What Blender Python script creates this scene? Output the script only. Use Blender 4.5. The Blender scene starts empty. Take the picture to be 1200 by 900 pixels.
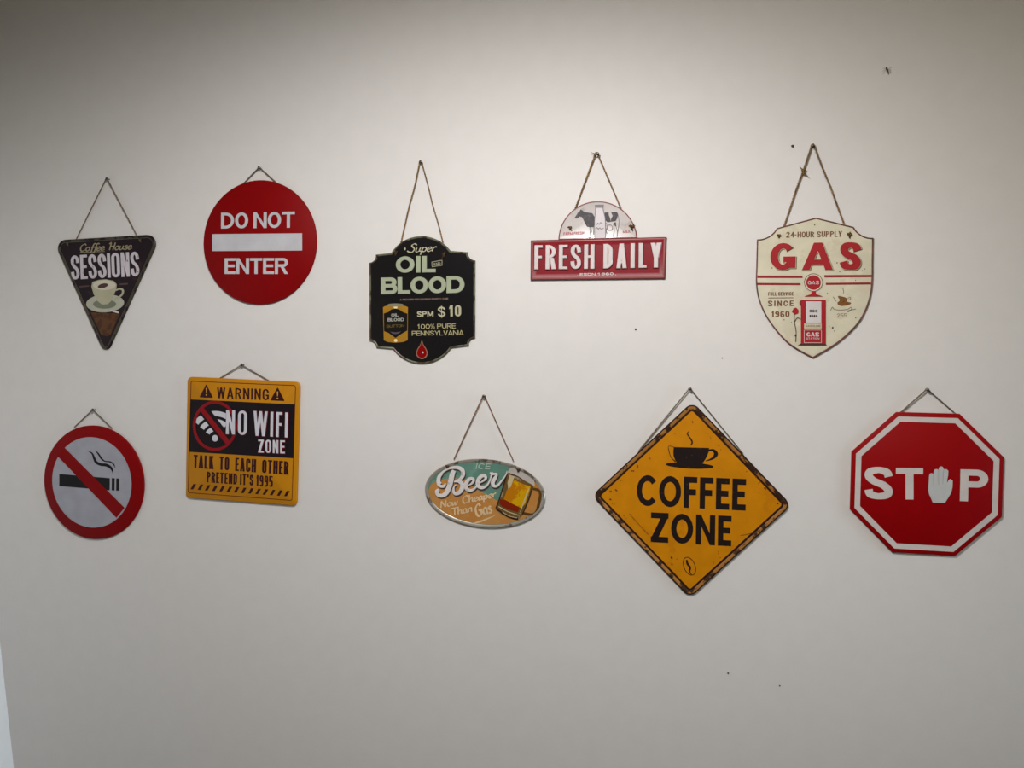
import bpy, bmesh, math, random
from mathutils import Vector, Matrix
random.seed(7)
scn = bpy.context.scene
COL = scn.collection
PI = math.pi

# ------------------------------------------------------------------ camera
F = 1101.0                    # focal length in pixels of the 1200 x 900 frame
YAW, PITCH = math.radians(13.1), math.radians(-2.0)
CAM = Vector((0.0, -2.10, 1.50))
cd = bpy.data.cameras.new('camera'); cd.sensor_width = 36; cd.sensor_fit = 'HORIZONTAL'
cd.lens = F * 36 / 1200; cd.clip_start = .05
cam = bpy.data.objects.new('camera', cd); COL.objects.link(cam)
cam.location = CAM; cam.rotation_euler = (PI / 2 + PITCH, 0, YAW)
scn.camera = cam
RC = cam.rotation_euler.to_matrix()

# ------------------------------------------------------------------ light
scn.view_settings.view_transform = 'Standard'; scn.view_settings.look = 'None'
scn.view_settings.gamma = 1; scn.view_settings.exposure = 0.0
w = bpy.data.worlds.new('world'); scn.world = w; w.use_nodes = True
w.node_tree.nodes['Background'].inputs[0].default_value = (1.0, .90, .70, 1)
w.node_tree.nodes['Background'].inputs[1].default_value = .01

def lamp(kind, name, loc, target, power, color, **kw):
    d = bpy.data.lights.new(name, kind); d.energy = power; d.color = color
    for k, v in kw.items(): setattr(d, k, v)
    o = bpy.data.objects.new(name, d); COL.objects.link(o); o.location = loc
    o.rotation_euler = (Vector(target) - Vector(loc)).to_track_quat('-Z', 'Y').to_euler()
    return o
lamp('SPOT', 'spot_light', (-.47, -1.30, 2.36), (-.47, -1.30 + .25, 1.36), 84, (1, .975, .968),
     spot_size=math.radians(166), spot_blend=.6, shadow_soft_size=.10)  # the ceiling downlight
lamp('SPOT', 'spot_light', (.1, -1.9, 2.5), (-.22, 0, 1.14), 25, (1, .94, .93), spot_size=math.radians(52), spot_blend=1.0, shadow_soft_size=.10)  # weaker spot added to lift the middle of the wall, no known fixture
lamp('AREA', 'warm_fill', (.9, -2.6, 2.60), (.3, 0, 1.5), 11.5, (1, .82, .44), shape='RECTANGLE', size=1.2, size_y=1.0)  # added warm fill from behind the camera, stands for no known lamp
lamp('AREA', 'cool_fill', (2.2, -.52, 1.1), (-1.9, -.36, .7), 3.6, (.70, .86, 1), shape='RECTANGLE', size=.5, size_y=1.0, spread=math.radians(50))  # cool light added to brighten the left wall, no actual window

# ------------------------------------------------------------------ materials
MATS = {}
def s2l(c): return tuple((v / 255 / 12.92 if v <= 10 else ((v / 255 + .055) / 1.055) ** 2.4) for v in c)
def mat(name, rgb, rough=.5, metal=0, spec=.2, wear=None, wamt=.5, wscale=60, mottle=.06, coat=0, bump=0, bscale=200):
    """procedural paint: base colour with slight mottling and, where asked, worn patches of a second colour"""
    if name in MATS: return MATS[name]
    m = bpy.data.materials.new(name); m.use_nodes = True; nt = m.node_tree; N = nt.nodes; Lk = nt.links
    b = N['Principled BSDF']; b.inputs['Roughness'].default_value = rough; b.inputs['Metallic'].default_value = metal
    b.inputs['Specular IOR Level'].default_value = spec; b.inputs['Coat Weight'].default_value = coat
    b.inputs['Coat Roughness'].default_value = .12
    tc = N.new('ShaderNodeTexCoord')
    n = N.new('ShaderNodeTexNoise'); n.inputs['Scale'].default_value = 25; n.inputs['Detail'].default_value = 5
    Lk.new(tc.outputs['Object'], n.inputs['Vector'])
    c = s2l(rgb); r = N.new('ShaderNodeValToRGB')
    r.color_ramp.elements[0].color = tuple(v * (1 - mottle) for v in c) + (1,); r.color_ramp.elements[0].position = .35
    r.color_ramp.elements[1].color = tuple(min(1, v * (1 + mottle)) for v in c) + (1,); r.color_ramp.elements[1].position = .65
    Lk.new(n.outputs['Fac'], r.inputs[0]); out = r.outputs[0]
    if wear:
        n2 = N.new('ShaderNodeTexNoise'); n2.inputs['Scale'].default_value = wscale; n2.inputs['Detail'].default_value = 8
        n2.inputs['Roughness'].default_value = .65; Lk.new(tc.outputs['Object'], n2.inputs['Vector'])
        q = N.new('ShaderNodeValToRGB'); q.color_ramp.elements[0].position = 1 - wamt; q.color_ramp.elements[1].position = min(1, 1 - wamt + .04)
        Lk.new(n2.outputs['Fac'], q.inputs[0])
        mx = N.new('ShaderNodeMix'); mx.data_type = 'RGBA'
        Lk.new(q.outputs[0], mx.inputs['Factor']); Lk.new(out, mx.inputs['A']); mx.inputs['B'].default_value = s2l(wear) + (1,)
        out = mx.outputs['Result']
    Lk.new(out, b.inputs['Base Color'])
    if bump:
        n3 = N.new('ShaderNodeTexNoise'); n3.inputs['Scale'].default_value = bscale; n3.inputs['Detail'].default_value = 4
        Lk.new(tc.outputs['Object'], n3.inputs['Vector'])
        bp = N.new('ShaderNodeBump'); bp.inputs['Strength'].default_value = bump; bp.inputs['Distance'].default_value = .001
        Lk.new(n3.outputs['Fac'], bp.inputs['Height']); Lk.new(bp.outputs[0], b.inputs['Normal'])
    MATS[name] = m; return m

# ------------------------------------------------------------------ pixel -> wall
def ray(px, py):
    return RC @ Vector(((px - 600) / F, -(py - 450) / F, -1))
def W(px, py, y=0.0):
    """the point of the plane at depth y in front of the wall that lies behind a photo pixel"""
    d = ray(px, py); t = (y - CAM.y) / d.y; p = CAM + d * t
    return (p.x, p.z)
def crop(x0, y0, s): return lambda *p: [(x0 + a / s, y0 + b / s) for a, b in p]

# ------------------------------------------------------------------ 2-D helpers
def area(P): return .5 * sum(P[i - 1][0] * P[i][1] - P[i][0] * P[i - 1][1] for i in range(len(P)))
def ccw(P): return list(P) if area(P) > 0 else list(P)[::-1]
def offs(P, d):
    n = len(P); out = []
    for i in range(n):
        a, b, c = Vector(P[i - 1]), Vector(P[i]), Vector(P[(i + 1) % n])
        e1, e2 = (b - a), (c - b)
        if e1.length < 1e-9: e1 = e2
        if e2.length < 1e-9: e2 = e1
        e1.normalize(); e2.normalize()
        n1, n2 = Vector((-e1.y, e1.x)), Vector((-e2.y, e2.x))
        m = (n1 + n2) / max(.35, 1 + n1.dot(n2))
        out.append((b.x + m.x * d, b.y + m.y * d))
    for _ in range(8):                                  # close up edges that turned round where the inset is larger than the edge
        bad = 0
        for i in range(n):
            j = (i + 1) % n
            if (out[j][0] - out[i][0]) * (P[j][0] - P[i][0]) + (out[j][1] - out[i][1]) * (P[j][1] - P[i][1]) < -1e-12:
                out[i] = out[j] = ((out[i][0] + out[j][0]) / 2, (out[i][1] + out[j][1]) / 2); bad = 1
        if not bad: break
    return out
def dd(P, e=.0018):
    out = []
    for p in P:
        if not out or math.dist(p, out[-1]) > e: out.append(p)
    if math.dist(out[0], out[-1]) < e: out.pop()
    return out
def fillet(P, r, seg=8):
    n = len(P); out = []
    rs = r if isinstance(r, (list, tuple)) else [r] * n
    for i in range(n):
        b = Vector(P[i]); u = (Vector(P[i - 1]) - b).normalized(); v = (Vector(P[(i + 1) % n]) - b).normalized()
        ang = u.angle(v); t = rs[i] / math.tan(ang / 2); p, q = b + u * t, b + v * t
        c = b + (u + v).normalized() * (rs[i] / math.sin(ang / 2))
        a0 = math.atan2(p.y - c.y, p.x - c.x); a1 = math.atan2(q.y - c.y, q.x - c.x)
        da = (a1 - a0 + PI) % (2 * PI) - PI
        for k in range(seg + 1):
            a = a0 + da * k / seg; out.append((c.x + rs[i] * math.cos(a), c.y + rs[i] * math.sin(a)))
    return out
def arc3(a, b, c, n=16):
    ax, ay = a; bx, by = b; cx, cy = c
    d = 2 * (ax * (by - cy) + bx * (cy - ay) + cx * (ay - by))
    ux = ((ax * ax + ay * ay) * (by - cy) + (bx * bx + by * by) * (cy - ay) + (cx * cx + cy * cy) * (ay - by)) / d
    uy = ((ax * ax + ay * ay) * (cx - bx) + (bx * bx + by * by) * (ax - cx) + (cx * cx + cy * cy) * (bx - ax)) / d
    r = math.hypot(ax - ux, ay - uy); A, B, C = (math.atan2(p[1] - uy, p[0] - ux) for p in (a, b, c))
    d1 = (B - A) % (2 * PI); d2 = (C - A) % (2 * PI)
    if d1 > d2: d2 -= 2 * PI
    return [(ux + r * math.cos(A + d2 * k / n), uy + r * math.sin(A + d2 * k / n)) for k in range(n + 1)]
def catmull(P, seg=6, closed=False):
    n = len(P); out = []
    g = (lambda i: P[i % n]) if closed else (lambda i: P[max(0, min(n - 1, i))])
    for i in range(n if closed else n - 1):
        p0, p1, p2, p3 = g(i - 1), g(i), g(i + 1), g(i + 2)
        for k in range(seg):
            t = k / seg
            out.append(tuple(.5 * (2 * p1[j] + (p2[j] - p0[j]) * t + (2 * p0[j] - 5 * p1[j] + 4 * p2[j] - p3[j]) * t * t + (3 * p1[j] - p0[j] - 3 * p2[j] + p3[j]) * t ** 3) for j in range(len(p1))))
    if not closed: out.append(tuple(P[-1]))
    return out

# ------------------------------------------------------------------ block lettering: glyphs built of bars and bent strips
WID = dict(I=0, M=1.35, W=1.5, J=.75, L=.82, E=.85, F=.8, T=.95, Y=1.02, A=1.06, V=1.02)
def ring_pts(x0, y0, x1, y1, ts, rx, ry):
    out = []
    for t in ts:
        c, s = math.cos(t), math.sin(t)
        cx = x1 - rx if c >= 0 else x0 + rx; cy = y1 - ry if s >= 0 else y0 + ry
        out.append((cx + rx * c, cy + ry * s))
    return out
def glyph(ch, w, h, sx, sy, K):
    G = []
    def R(x0, y0, x1, y1): G.append(('q', [(x0, y0), (x1, y0), (x1, y1), (x0, y1)]))
    def Q(*p): G.append(('q', ccw(p)))
    def A(x0, y0, x1, y1, a0, a1, sx=sx, sy=sy):
        rx = (x1 - x0) / 2; ry = min((y1 - y0) / 2, rx * K)
        n = max(4, int(abs(a1 - a0) / 12)); ts = [math.radians(a0 + (a1 - a0) * k / n) for k in range(n + 1)]
        for q in (-90, 0, 90, 180, 270, 360, 450):
            if min(a0, a1) < q < max(a0, a1): ts += [math.radians(q - .01), math.radians(q + .01)]
        ts = sorted(ts)
        if a0 % 90 == 0: ts[0] += 1e-4
        if a1 % 90 == 0: ts[-1] -= 1e-4
        o = ring_pts(x0, y0, x1, y1, ts, rx, ry)
        i = ring_pts(x0 + sx, y0 + sy, x1 - sx, y1 - sy, ts, max(rx - sx, .02 * h), max(ry - sy, .02 * h))
        if a1 - a0 >= 360: o.append(o[0]); i.append(i[0])
        G.append(('s', o, i))
    def bowl(xa, y0, x1, y1, f=.62):
        rx = min((x1 - xa) * .95, (y1 - y0) / 2 * (1.15 if K > 1.5 else 2)); ry = min((y1 - y0) / 2, rx * max(K, 1))
        ts = [math.radians(89.9 - 179.8 * k / 14) for k in range(15)]
        o = [(xa, y1)] + ring_pts(xa - 9, y0, x1, y1, ts, rx, ry) + [(xa, y0)]
        i = [(xa, y1 - sy)] + ring_pts(xa - 9, y0 + sy, x1 - sx, y1 - sy, ts, max(rx - sx, .02 * h), max(ry - sy, .02 * h)) + [(xa, y0 + sy)]
        G.append(('s', o, i))
    rd = (w / 2 * K) >= h * .4
    e = 40 if rd else 0; m = h / 2
    if ch in 'O0': A(0, 0, w, h, 0, 360)
    elif ch == 'C':
        A(0, 0, w, h, max(e, .02), 360 - max(e, .02))
        if not rd: R(w - sx, h * .64, w, h - w * K / 2 + .001); R(w - sx, w * K / 2 - .001, w, h * .36)
    elif ch == 'G':
        A(0, 0, w, h, max(e, .02), 359.9 if not rd else 330)
        R(w - sx, sy * .5 if not rd else h * .08, w, h * .5); R(w * .52, h * .5 - sy, w, h * .5)
        if not rd: R(w - sx, h * .68, w, h - w * K / 2 + .001)
    elif ch == 'S':
        hx, hy = sx / 2, sy / 2
        k = [(w - hx * .9, h * (.70 if rd else .68)), (min(w * .80, w - hx * 1.3), h * (.83 if rd else .85)), (w * .52, h - hy), (max(w * .20, hx * 1.3), h * (.85 if rd else .87)), (hx * 1.02, h * .71), (w * .33, h * .565), (w * .67, h * .44), (w - hx, h * .285), (min(w * .80, w - hx * 1.3), h * (.145 if rd else .13)), (w * .48, hy), (max(w * .19, hx * 1.3), h * (.165 if rd else .14)), (hx * .9, h * (.30 if rd else .32))]
        t = [sx, sx * .98, sy, sx * .95, sx, sx * .92, sx * .92, sx, sx * .95, sy, sx * .98, sx]
        q = catmull([(x_, y_, t_) for (x_, y_), t_ in zip(k, t)], 5); O, I = [], []
        for i in range(len(q)):
            d = Vector(q[min(len(q) - 1, i + 1)][:2]) - Vector(q[max(0, i - 1)][:2]); d.normalize(); nn = Vector((-d.y, d.x)) * q[i][2] / 2
            O.append((q[i][0] + nn.x, q[i][1] + nn.y)); I.append((q[i][0] - nn.x, q[i][1] - nn.y))
        G.append(('s', O, I))
    elif ch == 'I': R(0, 0, sx, h)
    elif ch in 'DBPRHEFLKMNU': 
        if ch != 'U': R(0, 0, sx, h)
        if ch == 'D': bowl(sx * .5, 0, w, h)
        if ch == 'B': bowl(sx * .5, m - sy / 2, w * .95, h); bowl(sx * .5, 0, w, m + sy / 2)
        if ch in 'PR': bowl(sx * .5, h * .44, w, h)
        if ch == 'R': Q((w * .42, h * .47), (w * .42 + sx, h * .47), (w + sx * .08, 0), (w - sx * 1.05, 0))
        if ch == 'H': R(w - sx, 0, w, h); R(sx * .5, m - sy / 2, w - sx * .5, m + sy / 2)
        if ch in 'EL': R(0, 0, w, sy)
        if ch in 'EF': R(0, h - sy, w, h); R(0, m - sy / 2 + h * .01, w * .92, m + sy / 2 + h * .01)
        if ch == 'K':
            Q((sx * .8, h * .38), (sx * .8, h * .62), (w - sx * 1.1, h), (w, h)); Q((w * .38, h * .5), (w * .5 + sx * .6, h * .68), (w + sx * .1, 0), (w - sx * 1.1, 0))
        if ch == 'M':
            R(w - sx, 0, w, h); Q((0, h), (sx * 1.05, h), (w / 2 + sx * .45, h * .12), (w / 2 - sx * .45, h * .12)); Q((w, h), (w - sx * 1.05, h), (w / 2 - sx * .45, h * .12), (w / 2 + sx * .45, h * .12))
        if ch == 'N': R(w - sx, 0, w, h); Q((0, h), (sx * .95, h), (w, 0), (w - sx * .95, 0))
        if ch == 'U':
            A(0, 0, w, min(h, w * max(K, 1)) , 180, 360); y = min(h, w * max(K, 1)) / 2; R(0, y - .001, sx, h); R(w - sx, y - .001, w, h)
    elif ch == 'T': R(0, h - sy, w, h); R(w / 2 - sx / 2, 0, w / 2 + sx / 2, h)
    elif ch == 'A':
        t = sx * .95; Q((0, 0), (t, 0), (w / 2 + t * .45, h), (w / 2 - t * .55, h)); Q((w, 0), (w - t, 0), (w / 2 - t * .45, h), (w / 2 + t * .55, h)); R(w * .22, h * .2, w * .78, h * .2 + sy * .9)
    elif ch == 'V':
        t = sx * 1.05; Q((0, h), (t, h), (w / 2 + t * .45, 0), (w / 2 - t * .55, 0)); Q((w, h), (w - t, h), (w / 2 - t * .45, 0), (w / 2 + t * .55, 0))
    elif ch == 'Y':
        t = sx * 1.1; R(w / 2 - sx / 2, 0, w / 2 + sx / 2, h * .45); Q((0, h), (t, h), (w / 2 + sx * .5, h * .4), (w / 2 - sx * .5, h * .4)); Q((w, h), (w - t, h), (w / 2 - sx * .5, h * .4), (w / 2 + sx * .5, h * .4))
    elif ch == 'W':
        t = sx; a, b, c = w * .27, w * .5, w * .73
        Q((0, h), (t, h), (a + t * .5, 0), (a - t * .5, 0)); Q((b - t * .5, h), (b + t * .5, h), (a + t * .5, 0), (a - t * .5, 0))
        Q((b - t * .5, h), (b + t * .5, h), (c + t * .5, 0), (c - t * .5, 0)); Q((w - t, h), (w, h), (c + t * .5, 0), (c - t * .5, 0))
    elif ch == 'Z': R(0, 0, w, sy); R(0, h - sy, w, h); Q((0, sy * .6), (sx * 1.3, sy * .6), (w, h - sy * .6), (w - sx * 1.3, h - sy * .6))
    elif ch == 'X': Q((0, 0), (sx, 0), (w, h), (w - sx, h)); Q((0, h), (sx, h), (w, 0), (w - sx, 0))
    elif ch == '1': R(w * .55 - sx / 2, 0, w * .55 + sx / 2, h); Q((w * .55 + sx * .2, h), (w * .55 - sx * .5, h), (w * .05, h * .78), (w * .05, h * .66), (w * .55, h * .78))
    elif ch == '2': A(0, h * .42, w, h, 0, 180); Q((0, sy * .5), (sx * 1.2, sy * .5), (w, h * .7), (w - sx, h * .7)); R(0, 0, w, sy)
    elif ch == '4': R(w * .62, 0, w * .62 + sx, h); R(0, h * .22, w, h * .22 + sy); Q((0, h * .22), (sx, h * .22), (w * .62 + sx, h), (w * .62, h))
    elif ch == '5': R(0, h - sy, w * .95, h); R(0, h * .45, sx, h); A(0, 0, w, h * .62, -165, 110)
    elif ch == '6': A(0, 0, w, h, 20, 350); A(0, 0, w, h * .6, 0, 360)
    elif ch == '9': A(0, 0, w, h, -160, 180); A(0, h * .4, w, h, 0, 360)
    elif ch == '8': A(0, m - sy / 2, w, h, 0, 360); A(0, 0, w, m + sy / 2, 0, 360)
    elif ch == '-': R(0, h * .38, w * .8, h * .38 + sy)
    elif ch == '.': R(0, 0, sx, sy)
    elif ch == "'": R(0, h * .72, sx, h)
    elif ch == '!': R(0, h * .3, sx, h); R(0, 0, sx, h * .18)
    elif ch == '$':
        G += glyph('S', w, h, sx, sy, K); R(w * .5 - sx * .25, -h * .1, w * .5 + sx * .25, h * 1.08)
    elif ch == '%':
        A(0, h * .5, w * .42, h, 0, 360, sx * .6, sy * .7); A(w * .58, 0, w, h * .5, 0, 360, sx * .6, sy * .7); Q((w * .1, 0), (w * .25, 0), (w * .9, h), (w * .75, h))
    return G

# ------------------------------------------------------------------ handwriting skeletons (x-height 1)
SCR = {
 'o': ([[(.35, 1), (.08, .75), (.05, .3), (.3, 0), (.6, .25), (.62, .75), (.35, 1)]], .75),
 'f': ([[(.85, 1.7), (.6, 1.9), (.42, 1.5), (.3, 0), (.2, -.6)], [(.1, .95), (.65, .95)]], .55),
 'e': ([[(.05, .45), (.5, .6), (.55, .85), (.35, 1), (.08, .7), (.08, .25), (.35, 0), (.72, .3)]], .7),
 'u': ([[(.08, 1), (.05, .3), (.25, 0), (.55, .3)], [(.6, 1), (.55, .3), (.8, .1)]], .8),
 's': ([[(.5, .9), (.25, 1), (.12, .75), (.45, .4), (.35, .02), (.05, .1)]], .6),
 'r': ([[(.1, 1), (.1, 0)], [(.1, .6), (.35, 1), (.55, .9)]], .6),
 'p': ([[(.1, 1), (.05, -.7)], [(.1, .7), (.4, 1), (.65, .6), (.45, .02), (.1, .2)]], .75),
 'h': ([[(.12, 1.9), (.08, 0)], [(.1, .6), (.4, 1), (.6, .8), (.58, .2), (.8, .05)]], .82),
 'a': ([[(.6, .9), (.3, 1), (.05, .5), (.25, 0), (.55, .3), (.62, 1)], [(.62, 1), (.6, .2), (.8, .05)]], .82),
 'w': ([[(.05, 1), (.12, .1), (.3, .05), (.5, .8)], [(.5, .9), (.55, .1), (.75, .05), (.95, 1)]], 1.05),
 'n': ([[(.1, 1), (.08, 0)], [(.1, .6), (.4, 1), (.6, .8), (.58, 0)]], .78),
 'C': ([[(.9, 1.5), (.65, 1.9), (.15, 1.4), (.1, .5), (.4, 0), (.9, .3)]], 1.0),
 'G': ([[(.9, 1.5), (.65, 1.9), (.15, 1.4), (.1, .5), (.4, 0), (.85, .3), (.85, .9)], [(.5, .9), (1.05, .9)]], 1.1),
 'H': ([[(.0, 1.6), (.3, 1.9), (.25, 0)], [(1.0, 1.9), (.85, 0)], [(.2, .95), (.95, 1)]], 1.15),
 'S': ([[(.95, 1.6), (.6, 1.95), (.25, 1.5), (.75, .8), (.6, .05), (.1, .1), (-.15, .4)]], 1.0),
 'N': ([[(.05, 0), (.15, 1.7)], [(.15, 1.8), (.8, .05)], [(.8, 0), (.9, 1.8)]], 1.1),
 'T': ([[(.0, 1.75), (1, 1.8)], [(.5, 1.8), (.45, 0)]], .95),
 ' ': ([], .6)}

# ------------------------------------------------------------------ objects
def finish(o, ang=35):
    me = o.data
    me.polygons.foreach_set('use_smooth', [p.normal.y > -.9995 for p in me.polygons]); me.set_sharp_from_angle(angle=math.radians(ang))
def link(name, bm, m, parent=None, label=None, ang=35):
    me = bpy.data.meshes.new(name); bm.to_mesh(me); bm.free()
    o = bpy.data.objects.new(name, me); COL.objects.link(o)
    if m: me.materials.append(m)
    if parent: o.parent = parent
    if label: o['label'] = label
    finish(o, ang); return o
def tube(bm, P, r, sides=6, caps=True):
    """swept tube; r a number or a list"""
    P = [Vector(p) for p in P]; n = len(P); rings = []
    up = Vector((.13, .9, .27)).normalized()
    for i in range(n):
        d = (P[min(n - 1, i + 1)] - P[max(0, i - 1)])
        d = d.normalized() if d.length > 1e-9 else Vector((0, 0, 1))
        a = d.cross(up); a = a.normalized() if a.length > 1e-4 else Vector((1, 0, 0)); b = d.cross(a)
        rr = r[i] if isinstance(r, list) else r
        rings.append([bm.verts.new(P[i] + (a * math.cos(2 * PI * k / sides) + b * math.sin(2 * PI * k / sides)) * rr) for k in range(sides)])
    for i in range(n - 1):
        for k in range(sides):
            bm.faces.new((rings[i][k], rings[i][(k + 1) % sides], rings[i + 1][(k + 1) % sides], rings[i + 1][k]))
    if caps: bm.faces.new(rings[0][::-1]); bm.faces.new(rings[-1])

class Sign:
    def __init__(s, name, label, cpx, hpx, face, tilt=None):
        """cpx: centre pixel; hpx: two pixels that lie on one level line of the sign; face: depth of its face"""
        s.y = -face
        a, b = W(*hpx[0], s.y), W(*hpx[1], s.y)
        s.phi = math.atan2(b[1] - a[1], b[0] - a[0]); s.c = W(*cpx, s.y)
        s.root = bpy.data.objects.new(name, None); COL.objects.link(s.root); s.root.empty_display_size = .05
        s.root.location = (s.c[0], 0, s.c[1]); s.root.rotation_euler = (0, -s.phi, 0)
        s.root['label'] = label; s.root['category'] = 'sign'; s.root['group'] = 'novelty signs hung on the white wall'
        s.mpp = abs(s.L((cpx[0], cpx[1] - 10))[1] - s.L((cpx[0], cpx[1] + 10))[1]) / 20
    def L(s, p):
        x, z = W(p[0], p[1], s.y); dx, dz = x - s.c[0], z - s.c[1]; c, n = math.cos(s.phi), math.sin(s.phi)
        return (dx * c + dz * n, -dx * n + dz * c)
    def LL(s, P): return [s.L(p) for p in P]
    def local3(s, p, y):
        x, z = W(p[0], p[1], y); dx, dz = x - s.c[0], z - s.c[1]; c, n = math.cos(s.phi), math.sin(s.phi)
        return Vector((dx * c + dz * n, y, -dx * n + dz * c))
    def loft(s, name, P, prof, m, cap=True, label=None, parent=None, ang=35):
        """P closed outline in sign space; prof list of (inset, depth)"""
        P = ccw(P); bm = bmesh.new(); prev = None
        for ins, dep in prof:
            Q = offs(P, ins) if ins else P
            ring = [bm.verts.new((u, -dep, v)) for u, v in Q]
            if prev:
                for i in range(len(P)):
                    j = (i + 1) % len(P); bm.faces.new((prev[i], prev[j], ring[j], ring[i]))
            prev = ring
        if cap:
            c = bm.verts.new((sum(v.co.x for v in prev) / len(prev), -dep, sum(v.co.z for v in prev) / len(prev)))
            for i in range(len(prev)): bm.faces.new((prev[i], prev[(i + 1) % len(prev)], c))
        return link(name, bm, m, parent or s.root, label, ang)

class Part:
    """flat or raised lettering and print: everything added to it becomes one mesh"""
    def __init__(s, sign, name, m, z0, z1, label=None, inflate=0, bevel=0, shift=(0, 0), parent=None):
        s.S, s.name, s.m, s.z0, s.z1, s.label, s.inf, s.bev, s.sh, s.parent = sign, name, m, z0, z1, label, inflate, bevel, shift, parent
        s.bm = bmesh.new(); s.k = 0
    def v(s, p, z): return s.bm.verts.new((p[0] + s.sh[0], -z, p[1] + s.sh[1]))
    def lpoly(s, P):
        P = ccw(P)
        if s.inf: P = offs(P, -s.inf)
        n = len(P); b = s.bev; s.k = (s.k + 1) % 40; z1 = s.z1 + s.k * 4e-6
        back = [s.v(p, s.z0) for p in P]; mid = [s.v(p, z1 - b) for p in P]
        for i in range(n):
            j = (i + 1) % n; s.bm.faces.new((back[i], back[j], mid[j], mid[i]))
        if b:
            top = [s.v(p, z1) for p in offs(P, b)]
            for i in range(n):
                j = (i + 1) % n; s.bm.faces.new((mid[i], mid[j], top[j], top[i]))
            mid = top
        s.bm.faces.new(mid)
    def lstrip(s, O, I, closed=False):
        b = s.bev; rows = []; s.k = (s.k + 1) % 40; z1 = s.z1 + s.k * 4e-6
        for o, i in zip(O, I):
            o, i = Vector(o), Vector(i); d = (o - i); d = d.normalized() if d.length > 1e-7 else Vector((0, 0))
            o2 = o + d * s.inf; i2 = i - d * s.inf
            r = [(o2, s.z0), (o2, z1 - b)]
            if b: r += [(o2 - d * b, z1), (i2 + d * b, z1)]
            r += [(i2, z1 - b), (i2, s.z0)]
            rows.append([s.v(p, z) for p, z in r])
        n = len(rows); k = len(rows[0])
        sg = 0
        for q in range(n - 1):
            a = Vector(O[q + 1]) + Vector(I[q + 1]) - Vector(O[q]) - Vector(I[q]); c = Vector(I[q]) + Vector(I[q + 1]) - Vector(O[q]) - Vector(O[q + 1]); sg += a.x * c.y - a.y * c.x
        flip = sg < 0
        for q in range(n if closed else n - 1):
            A, B = rows[q], rows[(q + 1) % n]
            for j in range(k - 1):
                f = (A[j], B[j], B[j + 1], A[j + 1])
                s.bm.faces.new(f[::-1] if flip else f)
        if not closed:
            s.bm.faces.new(rows[0] if not flip else rows[0][::-1]); s.bm.faces.new(rows[-1][::-1] if not flip else rows[-1])
    def poly(s, P): s.lpoly(s.S.LL(P)); return s
    def rect(s, x0, y0, x1, y1): return s.poly([(x0, y0), (x1, y0), (x1, y1), (x0, y1)])
    def ell(s, cx, cy, rx, ry, rot=0, n=28):
        c, q = math.cos(math.radians(rot)), math.sin(math.radians(rot))
        return s.poly([(cx + rx * math.cos(t) * c - ry * math.sin(t) * q, cy + rx * math.cos(t) * q + ry * math.sin(t) * c) for t in [2 * PI * k / n for k in range(n)]])
    def ring(s, cx, cy, rx, ry, w_, a0=0, a1=360, n=40):
        """angles in picture sense: 0 right, 90 up"""
        closed = (a1 - a0) >= 360; m_ = n if closed else n + 1
        ts = [math.radians(a0 + (a1 - a0) * k / n) for k in range(m_)]
        O = s.S.LL([(cx + rx * math.cos(t), cy - ry * math.sin(t)) for t in ts]); I = s.S.LL([(cx + (rx - w_) * math.cos(t), cy - (ry - w_) * math.sin(t)) for t in ts])
        s.lstrip(O, I, closed); return s
    def lstroke(s, P, ws):
        O, I = [], []; n = len(P)
        for i in range(n):
            d = Vector(P[min(n - 1, i + 1)]) - Vector(P[max(0, i - 1)]); d = d.normalized() if d.length > 1e-9 else Vector((1, 0)); nn = Vector((-d.y, d.x))
            h_ = max(ws[i], 1e-4) / 2; p = Vector(P[i]); O.append(tuple(p + nn * h_)); I.append(tuple(p - nn * h_))
        s.lstrip(O, I)
    def stroke(s, P, wpx, seg=6, smooth=True):
        """P pixels, optionally (x, y, width)"""
        P = [(p + (wpx,))[:3] if len(p) == 2 else p for p in P]
        if smooth: P = catmull(P, seg)
        s.lstroke(s.S.LL([p[:2] for p in P]), [p[2] * s.S.mpp for p in P]); return s
    def text(s, t, p0, p1, hpx, sx=.2, sy=.17, gap=.1, K=9, slant=0, wid=None, sp=.35):
        a, b = Vector(s.S.L(p0)), Vector(s.S.L(p1)); d = b - a; tot = d.length; d.normalize(); n_ = Vector((-d.y, d.x)); h = hpx * s.S.mpp
        wd = dict(WID); wd.update(wid or {})
        g = gap * h; SX = sx * h; fixed = 0; units = 0
        for i, ch in enumerate(t):
            if ch == ' ': fixed += sp * h; continue
            f = wd.get(ch, 1)
            if ch in "I.'!": fixed += SX
            else: units += f
            if i < len(t) - 1: fixed += g
        wu = (tot - fixed) / units if units else 0; x = 0
        for ch in t:
            if ch == ' ': x += sp * h; continue
            wch = SX if ch in "I.'!" else wd.get(ch, 1) * wu
            mp = lambda p: tuple(a + d * (x + p[0] + slant * p[1]) + n_ * p[1])
            for G in glyph(ch, wch * (1.1 if ch == 'C' and K > 1.5 else 1), h, SX, sy * h, K):
                if G[0] == 'q': s.lpoly([mp(p) for p in G[1]])
                else: s.lstrip([mp(p) for p in G[1]], [mp(p) for p in G[2]])
            x += wch + g
        return s
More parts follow.
